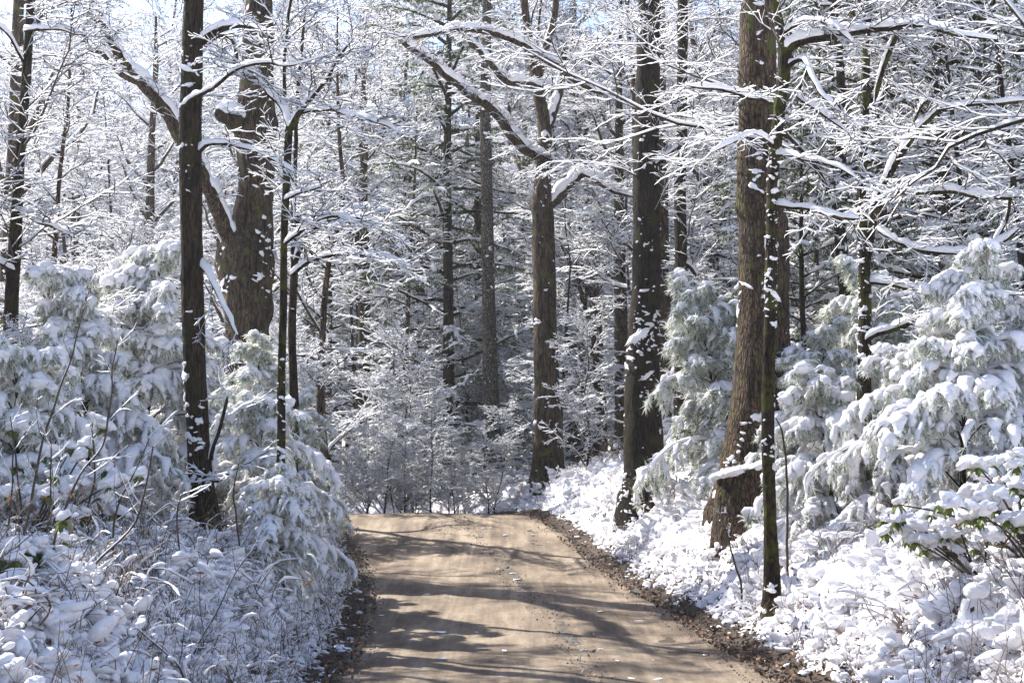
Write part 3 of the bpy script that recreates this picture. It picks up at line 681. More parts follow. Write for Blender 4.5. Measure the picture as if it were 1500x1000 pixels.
# old gnarled oak
hero('gnarled_oak', 'massive gnarled oak with burls behind the slim forked tree, thick snowy limb reaching left', 'tree', 25.0,
     [(358, 640, 78), (356, 590, 74), (358, 540, 66), (362, 480, 62), (362, 420, 76), (360, 380, 86), (368, 330, 62), (374, 270, 54), (376, 210, 60), (374, 180, 66), (376, 130, 48), (378, 60, 44), (380, 0, 40), (382, -80, 36)],
     [[(352, 365, 30), (332, 335, 25, -.3), (312, 290, 23, -.6), (290, 240, 21, -.9), (268, 205, 20, -1.2), (240, 160, 19, -1.5), (205, 118, 18, -1.8), (175, 82, 15, -2), (155, 45, 13, -2.2), (125, 8, 11, -2.4), (98, -40, 9, -2.6), (60, -120, 6, -2.9)],
      [(205, 118, 14, -1.8), (175, 105, 12, -1.9), (148, 78, 9, -2.0), (122, 72, 6, -2.1)],
      [(352, 180, 34, -.2), (335, 172, 30, -.5), (322, 168, 20, -.7), (318, 160, 10, -.8)],
      [(380, 230, 24), (408, 205, 18, .5), (430, 200, 12, .7)],
      ],
     bark='bark_old', snow_n=320, snow_s=.045, top=15, seed=5, k=28, rough=.16, flare=.3, auto=(7, 13, 6, 2.6), limb_twigs=2.5)
# slim forked tree beside it
hero('forked_tree', 'slim mossy tree forking into two arms in front of the gnarled oak', 'tree', 16.5,
     [(412, 640, 12.5), (412, 560, 11.7), (415, 450, 10.9), (416, 350, 10.9), (419, 280, 10.9), (423, 195, 12.5), (424, 186, 11.7)],
     [[(424, 192, 9.4), (412, 160, 8.6, .1), (395, 140, 7.8, .2), (380, 110, 7.0, .3), (362, 98, 6.2, .4), (350, 88, 3.9, .4)],
      [(424, 190, 9.4), (442, 162, 8.6, -.1), (460, 140, 7.0, -.2), (478, 118, 6.2, -.3), (495, 85, 4.7, -.4), (520, 55, 3.9, -.5)],
      [(440, 165, 4.7), (480, 160, 4.7, -.3), (530, 172, 3.9, -.6), (590, 190, 3.1, -1)],
      [(414, 150, 5.5, .3), (416, 110, 5.5, .3), (420, 60, 4.7, .3), (425, 0, 4.7, .3), (430, -60, 3.9, .3)],
      [(413, 295, 4.7), (435, 285, 3.9, -.2), (470, 275, 3.1, -.5)],
      [(414, 360, 5.5), (440, 340, 4.7, -.2), (480, 318, 3.1, -.5), (540, 330, 2.3, -.8)]],
     bark='bark_moss', snow_n=50, snow_s=.028, seed=6, k=12, limb_twigs=6)
hero('bent_tree', 'thin crooked dark tree just right of the slim forked tree, arching towards the road', 'tree', 20.0,
     [(432, 640, 12), (430, 560, 12), (428, 480, 12), (431, 400, 12), (432, 345, 11), (438, 312, 10)],
     [[(433, 385, 9), (450, 345, 8, -.2), (480, 325, 7, -.5), (520, 318, 6, -.9), (565, 335, 4, -1.2)],
      [(431, 330, 8), (430, 260, 7, .2), (436, 180, 6, .3), (440, 90, 5, .3), (446, 0, 5, .3)],
      [(431, 400, 7), (455, 382, 6, -.2), (500, 370, 5, -.7), (560, 378, 4, -1.2), (600, 392, 3, -1.5)]],
     snow_n=40, snow_s=.03, seed=7, k=10, limb_twigs=6)
# right side: great brown trunk
hero('great_oak', 'thickest trunk, brown peeling bark, standing behind the thin mossy tree right of the road', 'tree', 22.0,
     [(1092, 745, 96), (1098, 690, 88), (1104, 640, 84), (1112, 580, 80), (1117, 500, 78), (1119, 420, 74), (1119, 330, 72), (1112, 300, 66), (1110, 200, 58), (1110, 100, 56), (1110, 0, 54), (1111, -120, 50)],
     [], bark='bark_brown', snow_n=300, snow_s=.042, top=17, seed=8, k=36, rough=.07, flare=.25, bias=math.radians(215), lowbias=2.2, auto=(9, 15, 12, 3))
hero('thin_mossy_tree', 'thin mossy tree in front of the thickest brown trunk, its snowy limb reaching right', 'tree', 17.0,
     [(1130, 832, 22), (1128, 760, 20), (1125, 640, 19), (1126, 540, 18), (1129, 440, 18), (1130, 340, 17), (1133, 250, 17), (1142, 160, 18), (1150, 80, 20), (1142, 40, 15), (1134, 0, 14), (1128, -60, 13)],
     [[(1150, 78, 16), (1168, 62, 15, -.1), (1210, 52, 14, -.3), (1260, 46, 12, -.5), (1315, 38, 10, -.7), (1345, 36, 9, -.9), (1400, 50, 7, -1.2), (1460, 58, 5, -1.4)],
      [(1325, 36, 8, -.7), (1310, 60, 8, -.4), (1295, 100, 8, -.2), (1282, 150, 7, 0)],
      [(1155, 95, 8), (1175, 88, 7, -.2), (1190, 115, 7, -.4), (1208, 140, 6, -.5), (1230, 160, 4, -.6)],
      [(1137, 300, 6), (1165, 305, 7, -.2), (1200, 308, 7, -.4), (1240, 318, 6, -.5), (1258, 320, 4, -.6)],
      [(1132, 215, 8), (1105, 198, 6, -.3), (1080, 205, 5, -.5), (1040, 225, 4, -.8)],
      [(1135, 225, 7), (1170, 230, 6, -.3), (1215, 240, 5, -.6), (1255, 262, 4, -.9)],
      [(1132, 150, 6), (1100, 143, 6, -.3), (1060, 130, 5, -.6), (1005, 125, 4, -1)],
      [(1168, 140, 6), (1200, 165, 6, -.2), (1245, 195, 4, -.4)],
      [(1146, 50, 7), (1180, 30, 6, -.3), (1215, 36, 5, -.6), (1250, 60, 4, -.8)]],
     bark='bark_moss', snow_n=320, snow_s=.024, top=11, seed=9, k=14, auto=(6.5, 10, 8, 2), limb_twigs=3.5)
hero('right_forked_tree', 'slender V-forked tree with snowy side limbs among the bowed conifers', 'tree', 19.0,
     [(1264, 728, 24), (1266, 640, 22), (1266, 560, 20), (1267, 480, 19), (1267, 420, 19), (1264, 350, 15), (1262, 280, 14), (1266, 200, 13), (1268, 100, 12), (1272, 0, 11), (1275, -80, 10)],
     [[(1268, 400, 12), (1276, 340, 12, -.1), (1283, 300, 12, -.2), (1300, 260, 12, -.3), (1320, 225, 11, -.4), (1345, 190, 10, -.5), (1375, 160, 9, -.6), (1388, 140, 6, -.7)],
      [(1296, 278, 9, -.2), (1330, 281, 9, -.4), (1390, 280, 9, -.7), (1450, 288, 8, -.9), (1510, 292, 7, -1.1)],
      [(1285, 335, 7, -.2), (1310, 352, 8, -.4), (1350, 365, 7, -.6), (1420, 368, 7, -.9), (1470, 352, 6, -1.1), (1500, 325, 5, -1.2)],
      [(1270, 415, 8), (1300, 413, 8, -.2), (1345, 424, 8, -.4), (1400, 430, 7, -.7), (1500, 432, 7, -1)],
      [(1268, 510, 10), (1276, 492, 10, -.1), (1310, 482, 10, -.3), (1358, 462, 9, -.6)],
      [(1375, 158, 7, -.6), (1420, 152, 6, -.8), (1510, 148, 5, -1.2)],
      [(1440, 395, 6, -.9), (1460, 350, 6, -.9), (1478, 310, 5, -.9), (1480, 260, 4, -.9)],
      [(1330, 215, 6, -.4), (1345, 165, 5, -.5), (1370, 120, 4, -.6)]],
     bark='bark_moss', snow_n=300, snow_s=.026, top=11, seed=10, k=14, auto=(6, 10, 9, 2), limb_twigs=3.5)
# big dark snow-flecked trunk on the bank
hero('snow_flecked_oak', 'dark thick trunk flecked with snow low down on the bank right of the road', 'tree', 27.0,
     [(946, 748, 70), (944, 700, 58), (942, 640, 56), (941, 560, 52), (943, 480, 46), (946, 420, 42), (948, 340, 40), (946, 250, 38), (948, 150, 36), (950, 50, 34), (951, -60, 32)],
     [{'p': [(950, 250, 8), (985, 222, 7, -.3), (1020, 200, 5, -.7)], 'tw': 2}],
     bark='bark_fleck', snow_n=750, snow_s=.034, top=17, seed=12, k=28, rough=.08, flare=.35, lowbias=2.0, auto=(5, 15, 16, 2.6))
hero('right_dark_pole', 'narrow black-barked tree between the snow flecked oak and the frosted conifer', 'tree', 29.0,
     [(996, 690, 22), (997, 600, 20), (998, 500, 20), (998, 400, 19), (996, 300, 18), (998, 200, 17), (1000, 80, 15), (1002, -40, 14)],
     [[(1000, 640, 14), (1010, 520, 13, .1), (1017, 430, 11, .2), (1024, 400, 10, .2)], [(1022, 402, 8), (1005, 385, 8), (985, 372, 6)]],
     snow_n=60, snow_s=.035, top=14, seed=13, k=12, auto=(4, 13, 14, 2.2))
hero('smooth_brown_tree', 'smooth brown trunk standing directly behind the snow flecked oak', 'tree', 33.0,
     [(972, 700, 34), (972, 600, 30), (970, 500, 28), (968, 400, 26), (966, 250, 24), (965, 100, 22), (965, -40, 20)], [],
     bark='bark_brown', snow_n=20, snow_s=.04, top=17, seed=14, k=14, auto=(6, 15, 10, 2.4))
# middle distance: sprawling oak beyond the crest
hero('sprawling_oak', 'sprawling oak at the road crest with long snow-covered limbs arching left over the road', 'tree', 34.0,
     [(805, 728, 58), (803, 690, 46), (802, 600, 40), (799, 500, 36), (797, 400, 33), (795, 320, 32), (793, 300, 34), (796, 250, 22), (798, 190, 20), (788, 130, 18), (775, 60, 13), (765, -20, 11)],
     [[(793, 300, 20), (797, 262, 20), (800, 235, 17), (775, 222, 16, -.5), (745, 190, 16, -1), (715, 155, 15, -1.5), (685, 135, 13, -2), (650, 105, 12, -2.3), (620, 82, 10, -2.6), (588, 60, 9, -3), (565, 50, 6, -3.2)],
      [(795, 305, 18), (815, 290, 18, .2), (835, 270, 17, .3), (852, 255, 14, .4), (880, 268, 11, .2), (905, 282, 9, 0), (945, 290, 6, -.3)],
      [(790, 128, 14), (765, 120, 13, -.3), (740, 118, 12, -.6), (720, 95, 10, -.9), (700, 72, 9, -1.1), (675, 48, 7, -1.4)],
      [(800, 190, 15), (812, 160, 14, .2), (822, 110, 13, .4), (830, 60, 12, .5)],
      [(790, 110, 12), (800, 70, 11), (812, 30, 10), (818, -30, 9)],
      [(790, 235, 14), (770, 215, 11, .5), (748, 185, 9, .9), (745, 150, 7, 1)],
      [(882, 135, 11, -1), (850, 122, 12, -1.4), (820, 98, 12, -1.8), (790, 82, 12, -2.1), (760, 62, 11, -2.4), (720, 48, 10, -2.7), (680, 42, 9, -3), (640, 48, 8, -3.3), (600, 54, 6, -3.5), (560, 46, 4, -3.7)]],
     bark='bark_old', snow_n=160, snow_s=.042, top=None, seed=15, k=22, rough=.09, flare=.25, limb_twigs=4.5, limb_bark='bark_old')
hero('straight_pine', 'straight lichen grey trunk standing alone beyond the road crest', 'tree', 39.0,
     [(730, 745, 30), (727, 690, 26), (722, 620, 23), (718, 540, 22), (716, 450, 20), (714, 360, 19), (713, 270, 18), (711, 180, 17), (712, 80, 15), (713, -30, 13)], [],
     bark='bark_pine', snow_n=90, snow_s=.04, top=20, seed=16, k=14, rough=.05, flare=.2)


# stump against the great oak
def stump(px, py0, py1, w, d, name, label):
    rng = np.random.default_rng(31)
    b = at(px, py0, d); zg = gz(b[0], b[1]); top = at(px, py1, d)[2]; r = pxr(w, d); root = np.array([b[0], b[1], zg])
    o = thing(name, label, 'tree stump', root)
    P = np.array([[0, 0, -.3], [0, 0, 0], [.03, 0, .35 * (top - zg)], [.04, 0, .7 * (top - zg)], [.05, 0, top - zg]])[None]; R = np.array([[1.12, 1.08, 1.0, .95, .9]]) * r
    P, R = resample(P, R, 34); g = Geo(); tube(g, P, R, 30, 0, rough=.16, rf=7, seed=31)
    V = g.v[0]; last = V[-30:]; c = last.mean(0) + [0, 0, -.04]; g.add([c]); g.t.append(np.array([(g.n - 31 + j, g.n - 31 + (j + 1) % 30, g.n - 1) for j in range(30)])); g.tm.append(np.zeros(30, int))
    V[-30:, 2] += V[-30:, 0] * .22
    obj('trunk', g.mesh('trunk', [M['bark_brown']]), o)
    g = Geo(); n = 26; th = rng.random(n) * 6.28; q = np.sqrt(rng.random(n)) * r * .9
    C = np.stack([q * np.cos(th) + .05, q * np.sin(th), np.full(n, top - zg + .01) + q * np.cos(th) * .22], -1)
    A = np.zeros((n, 3, 3)); s = rng.uniform(.09, .17, n); A[:, 0, 0] = s; A[:, 1, 1] = s; A[:, 2, 2] = s * .42; A[:, 0, 2] = s * .2
    blobs(g, C, A, lod=3, seed=31, amp=.3); obj('snow_cap', g.mesh('snow_cap', [M['snow']]), o)
    g = Geo(); trunk_snow(g, P, R, 30, rng, size=.05, seed=77, bias=math.radians(250)); obj('trunk_snow', g.mesh('trunk_snow', [M['snow']]), o, kind='stuff')
stump(1080, 762, 690, 68, 20.6, 'tree_stump', 'broken brown stump with a snow cap at the foot of the thickest brown trunk')

# ------------------------------------------------------------------ woodland trees, built in a few kinds and copied one by one
def bare_tree(name, label, seed, H, r, h0, nl, Ll, bark, up=.05, ang=60, dens=1.0, snow=.033, wob=.25, fork=False):
    rng = np.random.default_rng(seed)
    o = thing(name, label, 'tree', (0, 0, 0))
    z = np.linspace(-.3, H, 9); P = np.zeros((1, 9, 3)); P[0, :, 2] = z
    P[0, 1:, :2] = np.cumsum(rng.normal(size=(8, 2)) * wob * .5, 0) * np.linspace(.2, 1, 8)[:, None]
    R = (r * (1 - .85 * np.clip(z / H, 0, 1) ** 1.1))[None]; P, R = resample(P, R, 46)
    R = R * (1 + .4 * np.exp(-np.clip(P[..., 2], 0, 9) / .25))
    g = Geo(); tube(g, P, R, 10, 0, rough=.12, rf=9, seed=seed)
    k0 = int(46 * h0 / H); S_ = P[:, k0:], R[:, k0:]
    B, BR, Ln = grow(*S_, nl, Ll, 9, ang, rng, t0=0, t1=.97, flat=.5, trop=up, wig=.16, rf=.5, taper=.25, tshrink=.45)
    tube(g, B[:, :6], np.maximum(BR[:, :6], .004), 5, 0)
    obj('trunk', g.mesh('trunk', [M[bark]]), o)
    g = Geo(); c = Geo()
    snowtwigs(c, B, BR, snow * 1.4, rng)
    a, ra, _ = grow(B, BR, int(9 * dens), Ll * .42, 6, 48, rng, t0=.12, flat=.45, trop=.01, wig=.2, r_abs=.008, taper=.4, tshrink=.4); snowtwigs(c, a, ra, snow * 1.0, rng)
    b, rb, _ = grow(a, ra, 6, Ll * .17, 4, 45, rng, t0=.1, flat=.6, wig=.24, r_abs=.005, taper=.4); snowtwigs(c, b, rb, snow * .85, rng)
    d, rd, _ = grow(b, rb, 3, Ll * .075, 3, 42, rng, t0=.15, flat=.8, wig=.2, r_abs=.0035, taper=.5); snowtwigs(c, d, rd, snow * .72, rng)
    obj('crown', c.mesh('crown', [M['twig'], M['snow_thin']]), o, kind='stuff')
    if r > .1:
        s = Geo(); trunk_snow(s, P, R, int(50 * r / .15), rng, size=.036, seed=seed, zhi=.6, lod=1); obj('trunk_snow', s.mesh('trunk_snow', [M['snow']]), o, kind='stuff')
    return o
def needle_tufts(g, P, R, per, ln, wid, rng, mats, frost, down=.35):
    """needles standing off branchlets"""
    N_, m, _ = P.shape; idx = np.repeat(np.arange(N_), per); f = rng.random(len(idx)) * (m - 1.001); i = f.astype(int); f = (f - i)[:, None]
    base = P[idx, i] * (1 - f) + P[idx, i + 1] * f; T = norm(P[idx, i + 1] - P[idx, i])
    d = norm(T * .8 + rng.normal(size=T.shape) * .75 - UP * down); s = norm(np.cross(d, rng.normal(size=d.shape)))
    L_ = (ln * rng.uniform(.6, 1.3, len(idx)))[:, None]; w = wid * rng.uniform(.7, 1.3, (len(idx), 1))
    V = np.stack([base + s * w, base - s * w, base + d * L_], 1)
    mi = np.where(rng.random(len(idx)) < frost, mats[1], mats[0]); g.add(V, t=(np.arange(len(idx) * 3)).reshape(-1, 3), tm=mi)
def fat_snow(g, P, R, k, rng, mi, seed, flat=.75, amp=.45, freq=9., off=.5, wide=1.0):
    N_, m, _ = P.shape; T = tangents(P); S, U = upframe(T); th = np.arange(k) / k * 6.2832
    Rr = R * (1 + amp * noise(P * freq, seed)) * np.sin(np.linspace(.28, math.pi - .12, m))[None] ** .5
    C = P + U * (Rr * off)[..., None]
    V = C[:, :, None] + S[:, :, None] * (wide * Rr[..., None] * np.cos(th))[..., None] + U[:, :, None] * (Rr[..., None] * np.sin(th) * flat)[..., None]
    V = V + norm(V - C[:, :, None]) * (noise(V * freq * 2.6, seed + 3) * .35)[..., None] * Rr[:, :, None, None]
    g.add(V, ring_quads(N_, m, k), qm=mi)
def conifer(name, label, seed, H, spread, nb, snow=.05, droop=-.11, ang=80, needle='needle', per=26, frost=.35, top_h=0.05, stem=.06, ln=.09, wid=.006, lean=(0, 0), shape=.8, snowfrac=1.0, cat='conifer', nbl=11, wide=1.0):
    rng = np.random.default_rng(seed); o = thing(name, label, cat, (0, 0, 0))
    z = np.linspace(-.2, H, 8); P = np.zeros((1, 8, 3)); P[0, :, 2] = z; q = np.clip(z / H, 0, 1)
    P[0, :, 0] = lean[0] * q ** 2; P[0, :, 1] = lean[1] * q ** 2; P[0, :, :2] += rng.normal(size=(8, 2)) * .03
    R = (stem * (1 - .85 * q))[None]; P, R = resample(P, R, 30); g = Geo(); tube(g, P, R, 8, 0, rough=.1); 
    N1 = nb; idx = np.zeros(N1, int); t = top_h + (1 - top_h) * ((np.arange(N1) + rng.random(N1)) / N1)     # 0 bottom
    f = np.clip(t * 29, 0, 28.99); i = f.astype(int); f = (f - i)[:, None]; base = P[0, i] * (1 - f) + P[0, i + 1] * f
    az = np.arange(N1) * 2.399 + rng.normal(size=N1) * .3
    L_ = (spread * ((1 - t) ** shape) + .12 * spread) * rng.uniform(.55, 1.3, N1) * (1 + .35 * noise(np.stack([np.cos(az) * 1.2, np.sin(az) * 1.2, t * 4 + seed], -1), seed))
    el = np.radians(90 - ang) + .5 * t + rng.normal(size=N1) * .12
    d = np.stack([np.cos(az) * np.cos(el), np.sin(az) * np.cos(el), np.sin(el)], -1); m_ = 8; B = np.zeros((N1, m_, 3)); B[:, 0] = base
    for j in range(1, m_):
        B[:, j] = B[:, j - 1] + d * (L_ / (m_ - 1))[:, None]; d = norm(d + UP * droop * (1.3 - .5 * j / m_) * rng.uniform(.6, 1.4, (N1, 1)) + rng.normal(size=d.shape) * .06)
    BR = np.full((N1, m_), stem * .28) * np.linspace(1, .3, m_)
    tube(g, B, BR, 5, 0); obj('trunk', g.mesh('trunk', [M['bark_dark']]), o)
    A, AR, _ = grow(B, BR, nbl, L_ * .42, 5, 48, rng, t0=.15, flat=.15, trop=droop * 2.1, wig=.13, r_abs=.004, tshrink=.55)
    A2, AR2, _ = grow(A, AR, 4, .16 * spread ** .5, 4, 42, rng, t0=.2, flat=.3, trop=droop * 1.5, wig=.1, r_abs=.003)
    nd = Geo(); tube(nd, A[:, ::2], AR[:, ::2], 3, 2)
    needle_tufts(nd, A, AR, per, ln, wid, rng, (0, 1), frost); needle_tufts(nd, A2, AR2, max(4, per // 2), ln, wid, rng, (0, 1), frost)
    needle_tufts(nd, B[:, 2:], BR[:, 2:], per, ln, wid, rng, (0, 1), frost)
    obj('needles', nd.mesh('needles', [M[needle], M['needle_frost'], M['twig']]), o, kind='stuff')
    sn = Geo()
    k_ = rng.random(len(A)) < snowfrac; Q, QR = resample(A[k_], AR[k_], 9); fat_snow(sn, Q, np.full(Q.shape[:2], snow) * rng.uniform(.4, 1.2, (len(Q), 1)), 7, rng, 0, seed, flat=.65, wide=wide, amp=.75, freq=13.)
    k_ = rng.random(len(A2)) < snowfrac * .8; Q, QR = resample(A2[k_], AR2[k_], 4); fat_snow(sn, Q, np.full(Q.shape[:2], snow * .38) * rng.uniform(.5, 1.4, (len(Q), 1)), 4, rng, 0, seed + 1, off=.6, amp=.6)
    Q, QR = resample(B[:, 1:], BR[:, 1:], 14); fat_snow(sn, Q, np.full(Q.shape[:2], snow * .9) * rng.uniform(.6, 1.2, (len(Q), 1)), 8, rng, 0, seed + 2, flat=.6, wide=wide, amp=.7, freq=11.)
    obj('snow_load', sn.mesh('snow_load', [M['snow']]), o, kind='stuff')
    return o

WG = 'bare trees of the wood beyond the road'
kinds = []
def K(o, tag): kinds.append((o, tag)); return o
K(bare_tree('woodland_tree', '', 300, 13, .11, 1.2, 20, 2.6, 'bark_far', dens=.9), 'thin')
K(bare_tree('woodland_tree', '', 301, 12, .09, 1.6, 18, 2.9, 'bark_dark', ang=66, up=.03), 'thin')
K(bare_tree('woodland_tree', '', 302, 14, .13, 2.0, 20, 2.7, 'bark_far', wob=.4), 'thin')
K(bare_tree('woodland_tree', '', 303, 16, .24, 4.5, 20, 3.2, 'bark_brown', ang=50, up=.06, wob=.3), 'stout')
K(bare_tree('woodland_tree', '', 304, 17, .30, 5.5, 18, 3.4, 'bark_old', ang=48, up=.07), 'stout')
K(bare_tree('understory_tree', '', 305, 5.2, .045, .5, 20, 1.9, 'bark_dark', ang=58, dens=.9, wob=.25, snow=.03), 'low')
K(bare_tree('understory_tree', '', 306, 4.2, .035, .3, 18, 1.7, 'bark_dark', ang=50, dens=.9, wob=.3, snow=.029), 'low')
over = bare_tree('overhanging_tree', '', 307, 11, .12, 3.6, 13, 5.0, 'bark_dark', ang=68, up=.012, dens=1.25, snow=.028)
hem = conifer('hemlock', '', 320, 15, 2.7, 84, snow=.06, droop=-.07, ang=86, needle='needle_dark', per=22, frost=.15, stem=.17, ln=.085, wid=.014, nbl=10, snowfrac=.45, shape=.6)
hem2 = conifer('hemlock', '', 321, 6.5, 1.9, 52, snow=.06, droop=-.08, ang=82, needle='needle_dark', per=24, frost=.2, stem=.07, ln=.075, wid=.012, nbl=10, snowfrac=.6, shape=.6)
pineA = conifer('snow_laden_pine', '', 330, 3.3, 1.45, 46, snow=.07, droop=-.30, ang=50, per=40, ln=.095, wid=.006, stem=.045, frost=.74, nbl=11, shape=.45, lean=(.35, -.3), wide=1.1)
pineB = conifer('snow_laden_pine', '', 331, 2.2, 1.25, 36, snow=.066, droop=-.31, ang=46, per=40, ln=.095, wid=.006, stem=.035, frost=.74, nbl=11, shape=.4, lean=(-.4, -.3), wide=1.1)
pineC = conifer('snow_laden_pine', '', 332, 2.7, 1.3, 42, snow=.052, droop=-.27, ang=52, per=46, ln=.12, wid=.007, stem=.035, frost=.74, nbl=10, shape=.5, lean=(.5, .1), wide=1.2)
print('TRIS after kinds', Geo.total)

rng = np.random.default_rng(41)
def place(src, px, d, label, sc=1.0, rz=None, group=None, dz=-.05, used=set(), tilt=(0, 0), xy=None):
    x = (px - W / 2) / FPX * d if xy is None else xy
    loc = (x, d, gz(x, d) + dz); rz = rng.random() * 6.28 if rz is None else rz
    if src.name not in used:
        used.add(src.name); src.location = loc; src.rotation_euler = (tilt[0], tilt[1], rz); src.scale = (sc,) * 3
        src['label'] = label
        if group: src['group'] = group
        return src
    return dup(src, loc, rz, sc, label, group, tilt)
# snow-laden pines in view, one by one
PG = 'snow bent conifers beside the road'
place(pineA, 1408, 15.5, 'tall conifer bowed under thick snow, right of the slender V-forked tree', .90, 1.2, PG)
place(pineC, 1066, 25.0, 'light green frosted conifer behind the stump of the thickest trunk', 1.25, 3.0, PG)
place(pineA, 135, 17.5, 'broad snow-heaped conifer behind the bare saplings by the leaning tree', .92, 4.1, PG)
place(pineB, 1222, 18.0, 'low conifer arching its snowy fronds beside the slender V-forked tree', .9, 5.0, PG)
place(pineB, 400, 18.2, 'snow-heaped conifer hiding the feet of the slim forked tree', .85, .4, PG)
place(pineA, 215, 21.5, 'snow-heaped conifer just left of the straight mossy trunk', 1.2, 2.2, PG)
place(pineB, 1330, 17.0, 'small snow-heaped conifer between the V-forked tree and the tallest bowed conifer', .9, 3.4, PG)
place(pineC, 432, 23.5, 'snow-heaped conifer nearest the left road edge at the crest', .72, 1.4, PG)
place(pineB, 35, 14.5, 'snow-heaped conifer at the photograph edge below the leaning tree', .85, .9, PG)
place(pineB, 392, 16.1, 'low snow-heaped conifer right in front of the slim forked tree', .54, 2.0, PG)
place(pineC, 350, 20.2, 'snow-heaped conifer right behind the straight mossy trunk', .85, 5.5, PG)
place(pineA, 1478, 18.5, 'snow-heaped conifer behind the broad-leaved evergreen shrub', .85, 2.5, PG)
place(pineB, 1015, 31.0, 'small frosted conifer behind the snow flecked oak', 1.0, 2.9, PG)
place(pineA, 300, 23.0, 'snow-heaped conifer between the straight mossy trunk and the gnarled oak', .85, 3.9, PG)
place(pineC, 1300, 22.5, 'frosted conifer in the shade behind the slender V-forked tree', 1.1, 3.7, PG)
place(pineC, 1180, 21.5, 'frosted conifer just right of the thickest trunk', .85, .3, PG)
place(pineC, 75, 22.0, 'frosted conifer behind the leaning tree and the thin crooked tree', 1.15, 0.7, PG)
place(pineC, 1400, 20.5, 'frosted conifer behind the tall bowed conifer', 1.1, 5.1, PG)
HG = 'evergreen hemlocks in the wood'
for k, (px, d, s, big, lab) in enumerate([
    (655, 41, 1.25, 1, 'dark hemlock left of the lichen grey pine trunk'), (590, 50, .95, 1, 'dark hemlock standing left of the tallest central hemlock'),
    (700, 50, 1.3, 1, 'dark hemlock directly behind the lichen grey pine trunk'), (760, 56, 1.3, 0, 'short hemlock between the grey pine trunk and the sprawling oak'),
    (1390, 27, 1.15, 1, 'tall hemlock behind the bowed conifer with green under its snow'), (1450, 31, 1.3, 1, 'tall hemlock farthest to the right in the wood'),
    (1240, 32, 1.0, 1, 'hemlock between the thickest trunk and the slender forked tree'), (1330, 36, 1.25, 1, 'hemlock behind the V of the slender forked tree'),
    (480, 48, 1.0, 1, 'hemlock behind the small conifers left of the crest'), (870, 52, 1.2, 0, 'short hemlock between the sprawling oak and the snow flecked oak'),
    (1180, 26, 1.1, 0, 'short hemlock just right of the thickest brown trunk')]):
    place(hem if big else hem2, px, d, lab, s, None, HG)
# stout woodland trunks seen between the foreground trees
stout = [o for o, t in kinds if t == 'stout']; thin = [o for o, t in kinds if t == 'thin']; low = [o for o, t in kinds if t == 'low']
for k, (px, d, s, lab) in enumerate([
    (108, 58, 1.4, 'brown forked trunk in the wood between the leaning tree and the mossy trunk'), (5, 30, .85, 'dark trunk behind the leaning tree at the photograph edge'),
    (345, 38, .9, 'grey trunk far behind the gnarled oak'), (530, 44, .9, 'brown trunk far back between the bent tree and the hemlocks'),
    (622, 50, 1.0, 'brown leaning trunk beside the tallest central hemlock'), (842, 46, .9, 'brown trunk close behind the sprawling oak'),
    (880, 40, .85, 'brown trunk midway between sprawling and snow flecked oaks'), (912, 36, .75, 'brown trunk just left of the snow flecked oak'),
    (1052, 42, 1.0, 'trunk between the black-barked pole tree and the thickest oak'), (1350, 44, 1.0, 'pale brown trunk rising above the hemlocks to the right'),
    (1205, 45, .9, 'trunk in the wood behind the thin mossy tree'), (215, 47, 1.0, 'trunk deep in the wood left of the straight mossy trunk'),
    (460, 52, 1.0, 'trunk deep in the wood right of the bent tree'), (770, 58, 1.1, 'trunk deep in the wood behind the lichen grey pine')]):
    place(stout[k % 2], px, d, lab, s, None, 'stout trunks within the wood')
for k, (px, d, s, lab) in enumerate([
    (62, 20.5, .6, 'thin dark crooked tree right of the leaning tree'), (186, 50, 1.3, 'thin dark tree between leaning tree and straight mossy trunk'),
    (478, 30, .8, 'thin tree left of the road crest with drooping snowy twigs'), (590, 40, .9, 'thin tree behind the crest below the arching oak limbs'),
    (820, 35, .6, 'thin tree touching the right side of the sprawling oak'), (860, 41, .8, 'thin tree right of the sprawling oak'),
    (1195, 28, .7, 'thin dark tree in the gap right of the thickest trunk'), (1440, 24, .8, 'thin tree behind the bowed conifer top')]):
    place(thin[k % 3], px, d, lab, s, None, WG)
# the rest of the wood
cnt = 0; taken = []
LBL = {'t': 'slim snow-laden bare tree within the dense white wood'}
for k in range(900):
    d = 31 + 52 * rng.random() ** .9; lat = (rng.random() * 2 - 1) * (.43 * d + 4) - 2.0
    if lx(np.array([d]))[0] - 1.0 < lat < rx(np.array([d]))[0] + 1.0: continue
    rel = np.array([lat + 2.5, d - 36.0]); al = rel @ np.array([-.79, .61]); pe = abs(rel @ np.array([.61, .79]))
    rel2 = np.array([lat, d - 17.0]); al2 = rel2 @ np.array([-.79, .61]); pe2 = abs(rel2 @ np.array([.61, .79]))
    if (-1 < al < 24 and pe < 5.5) or (al2 < 17 and pe2 < 6.5) or (-2 < (lat + 1) * -.79 + (d - 29) * .61 < 17 and abs((lat + 1) * .61 + (d - 29) * .79) < 5) or (abs(lat + .6 + (d - 38) * .13) < 1.2 and d < 48): continue
    if any((lat - a) ** 2 + (d - b) ** 2 < 3.3 ** 2 for a, b in taken): continue
    taken.append((lat, d)); place(thin[k % 3] if rng.random() < .78 else stout[k % 2], 0, d, LBL['t'], rng.uniform(.85, 1.15) * (1 + max(0, d - 50) * .012), None, WG, xy=lat); cnt += 1
    if cnt >= 50: break
for (x_, d_) in [(8.5, 23), (7.2, 28), (10.5, 30), (6.6, 33)]:
    place(thin[rng.integers(0, 3)], 0, d_, LBL['t'], rng.uniform(.8, 1.0), None, WG, xy=x_)
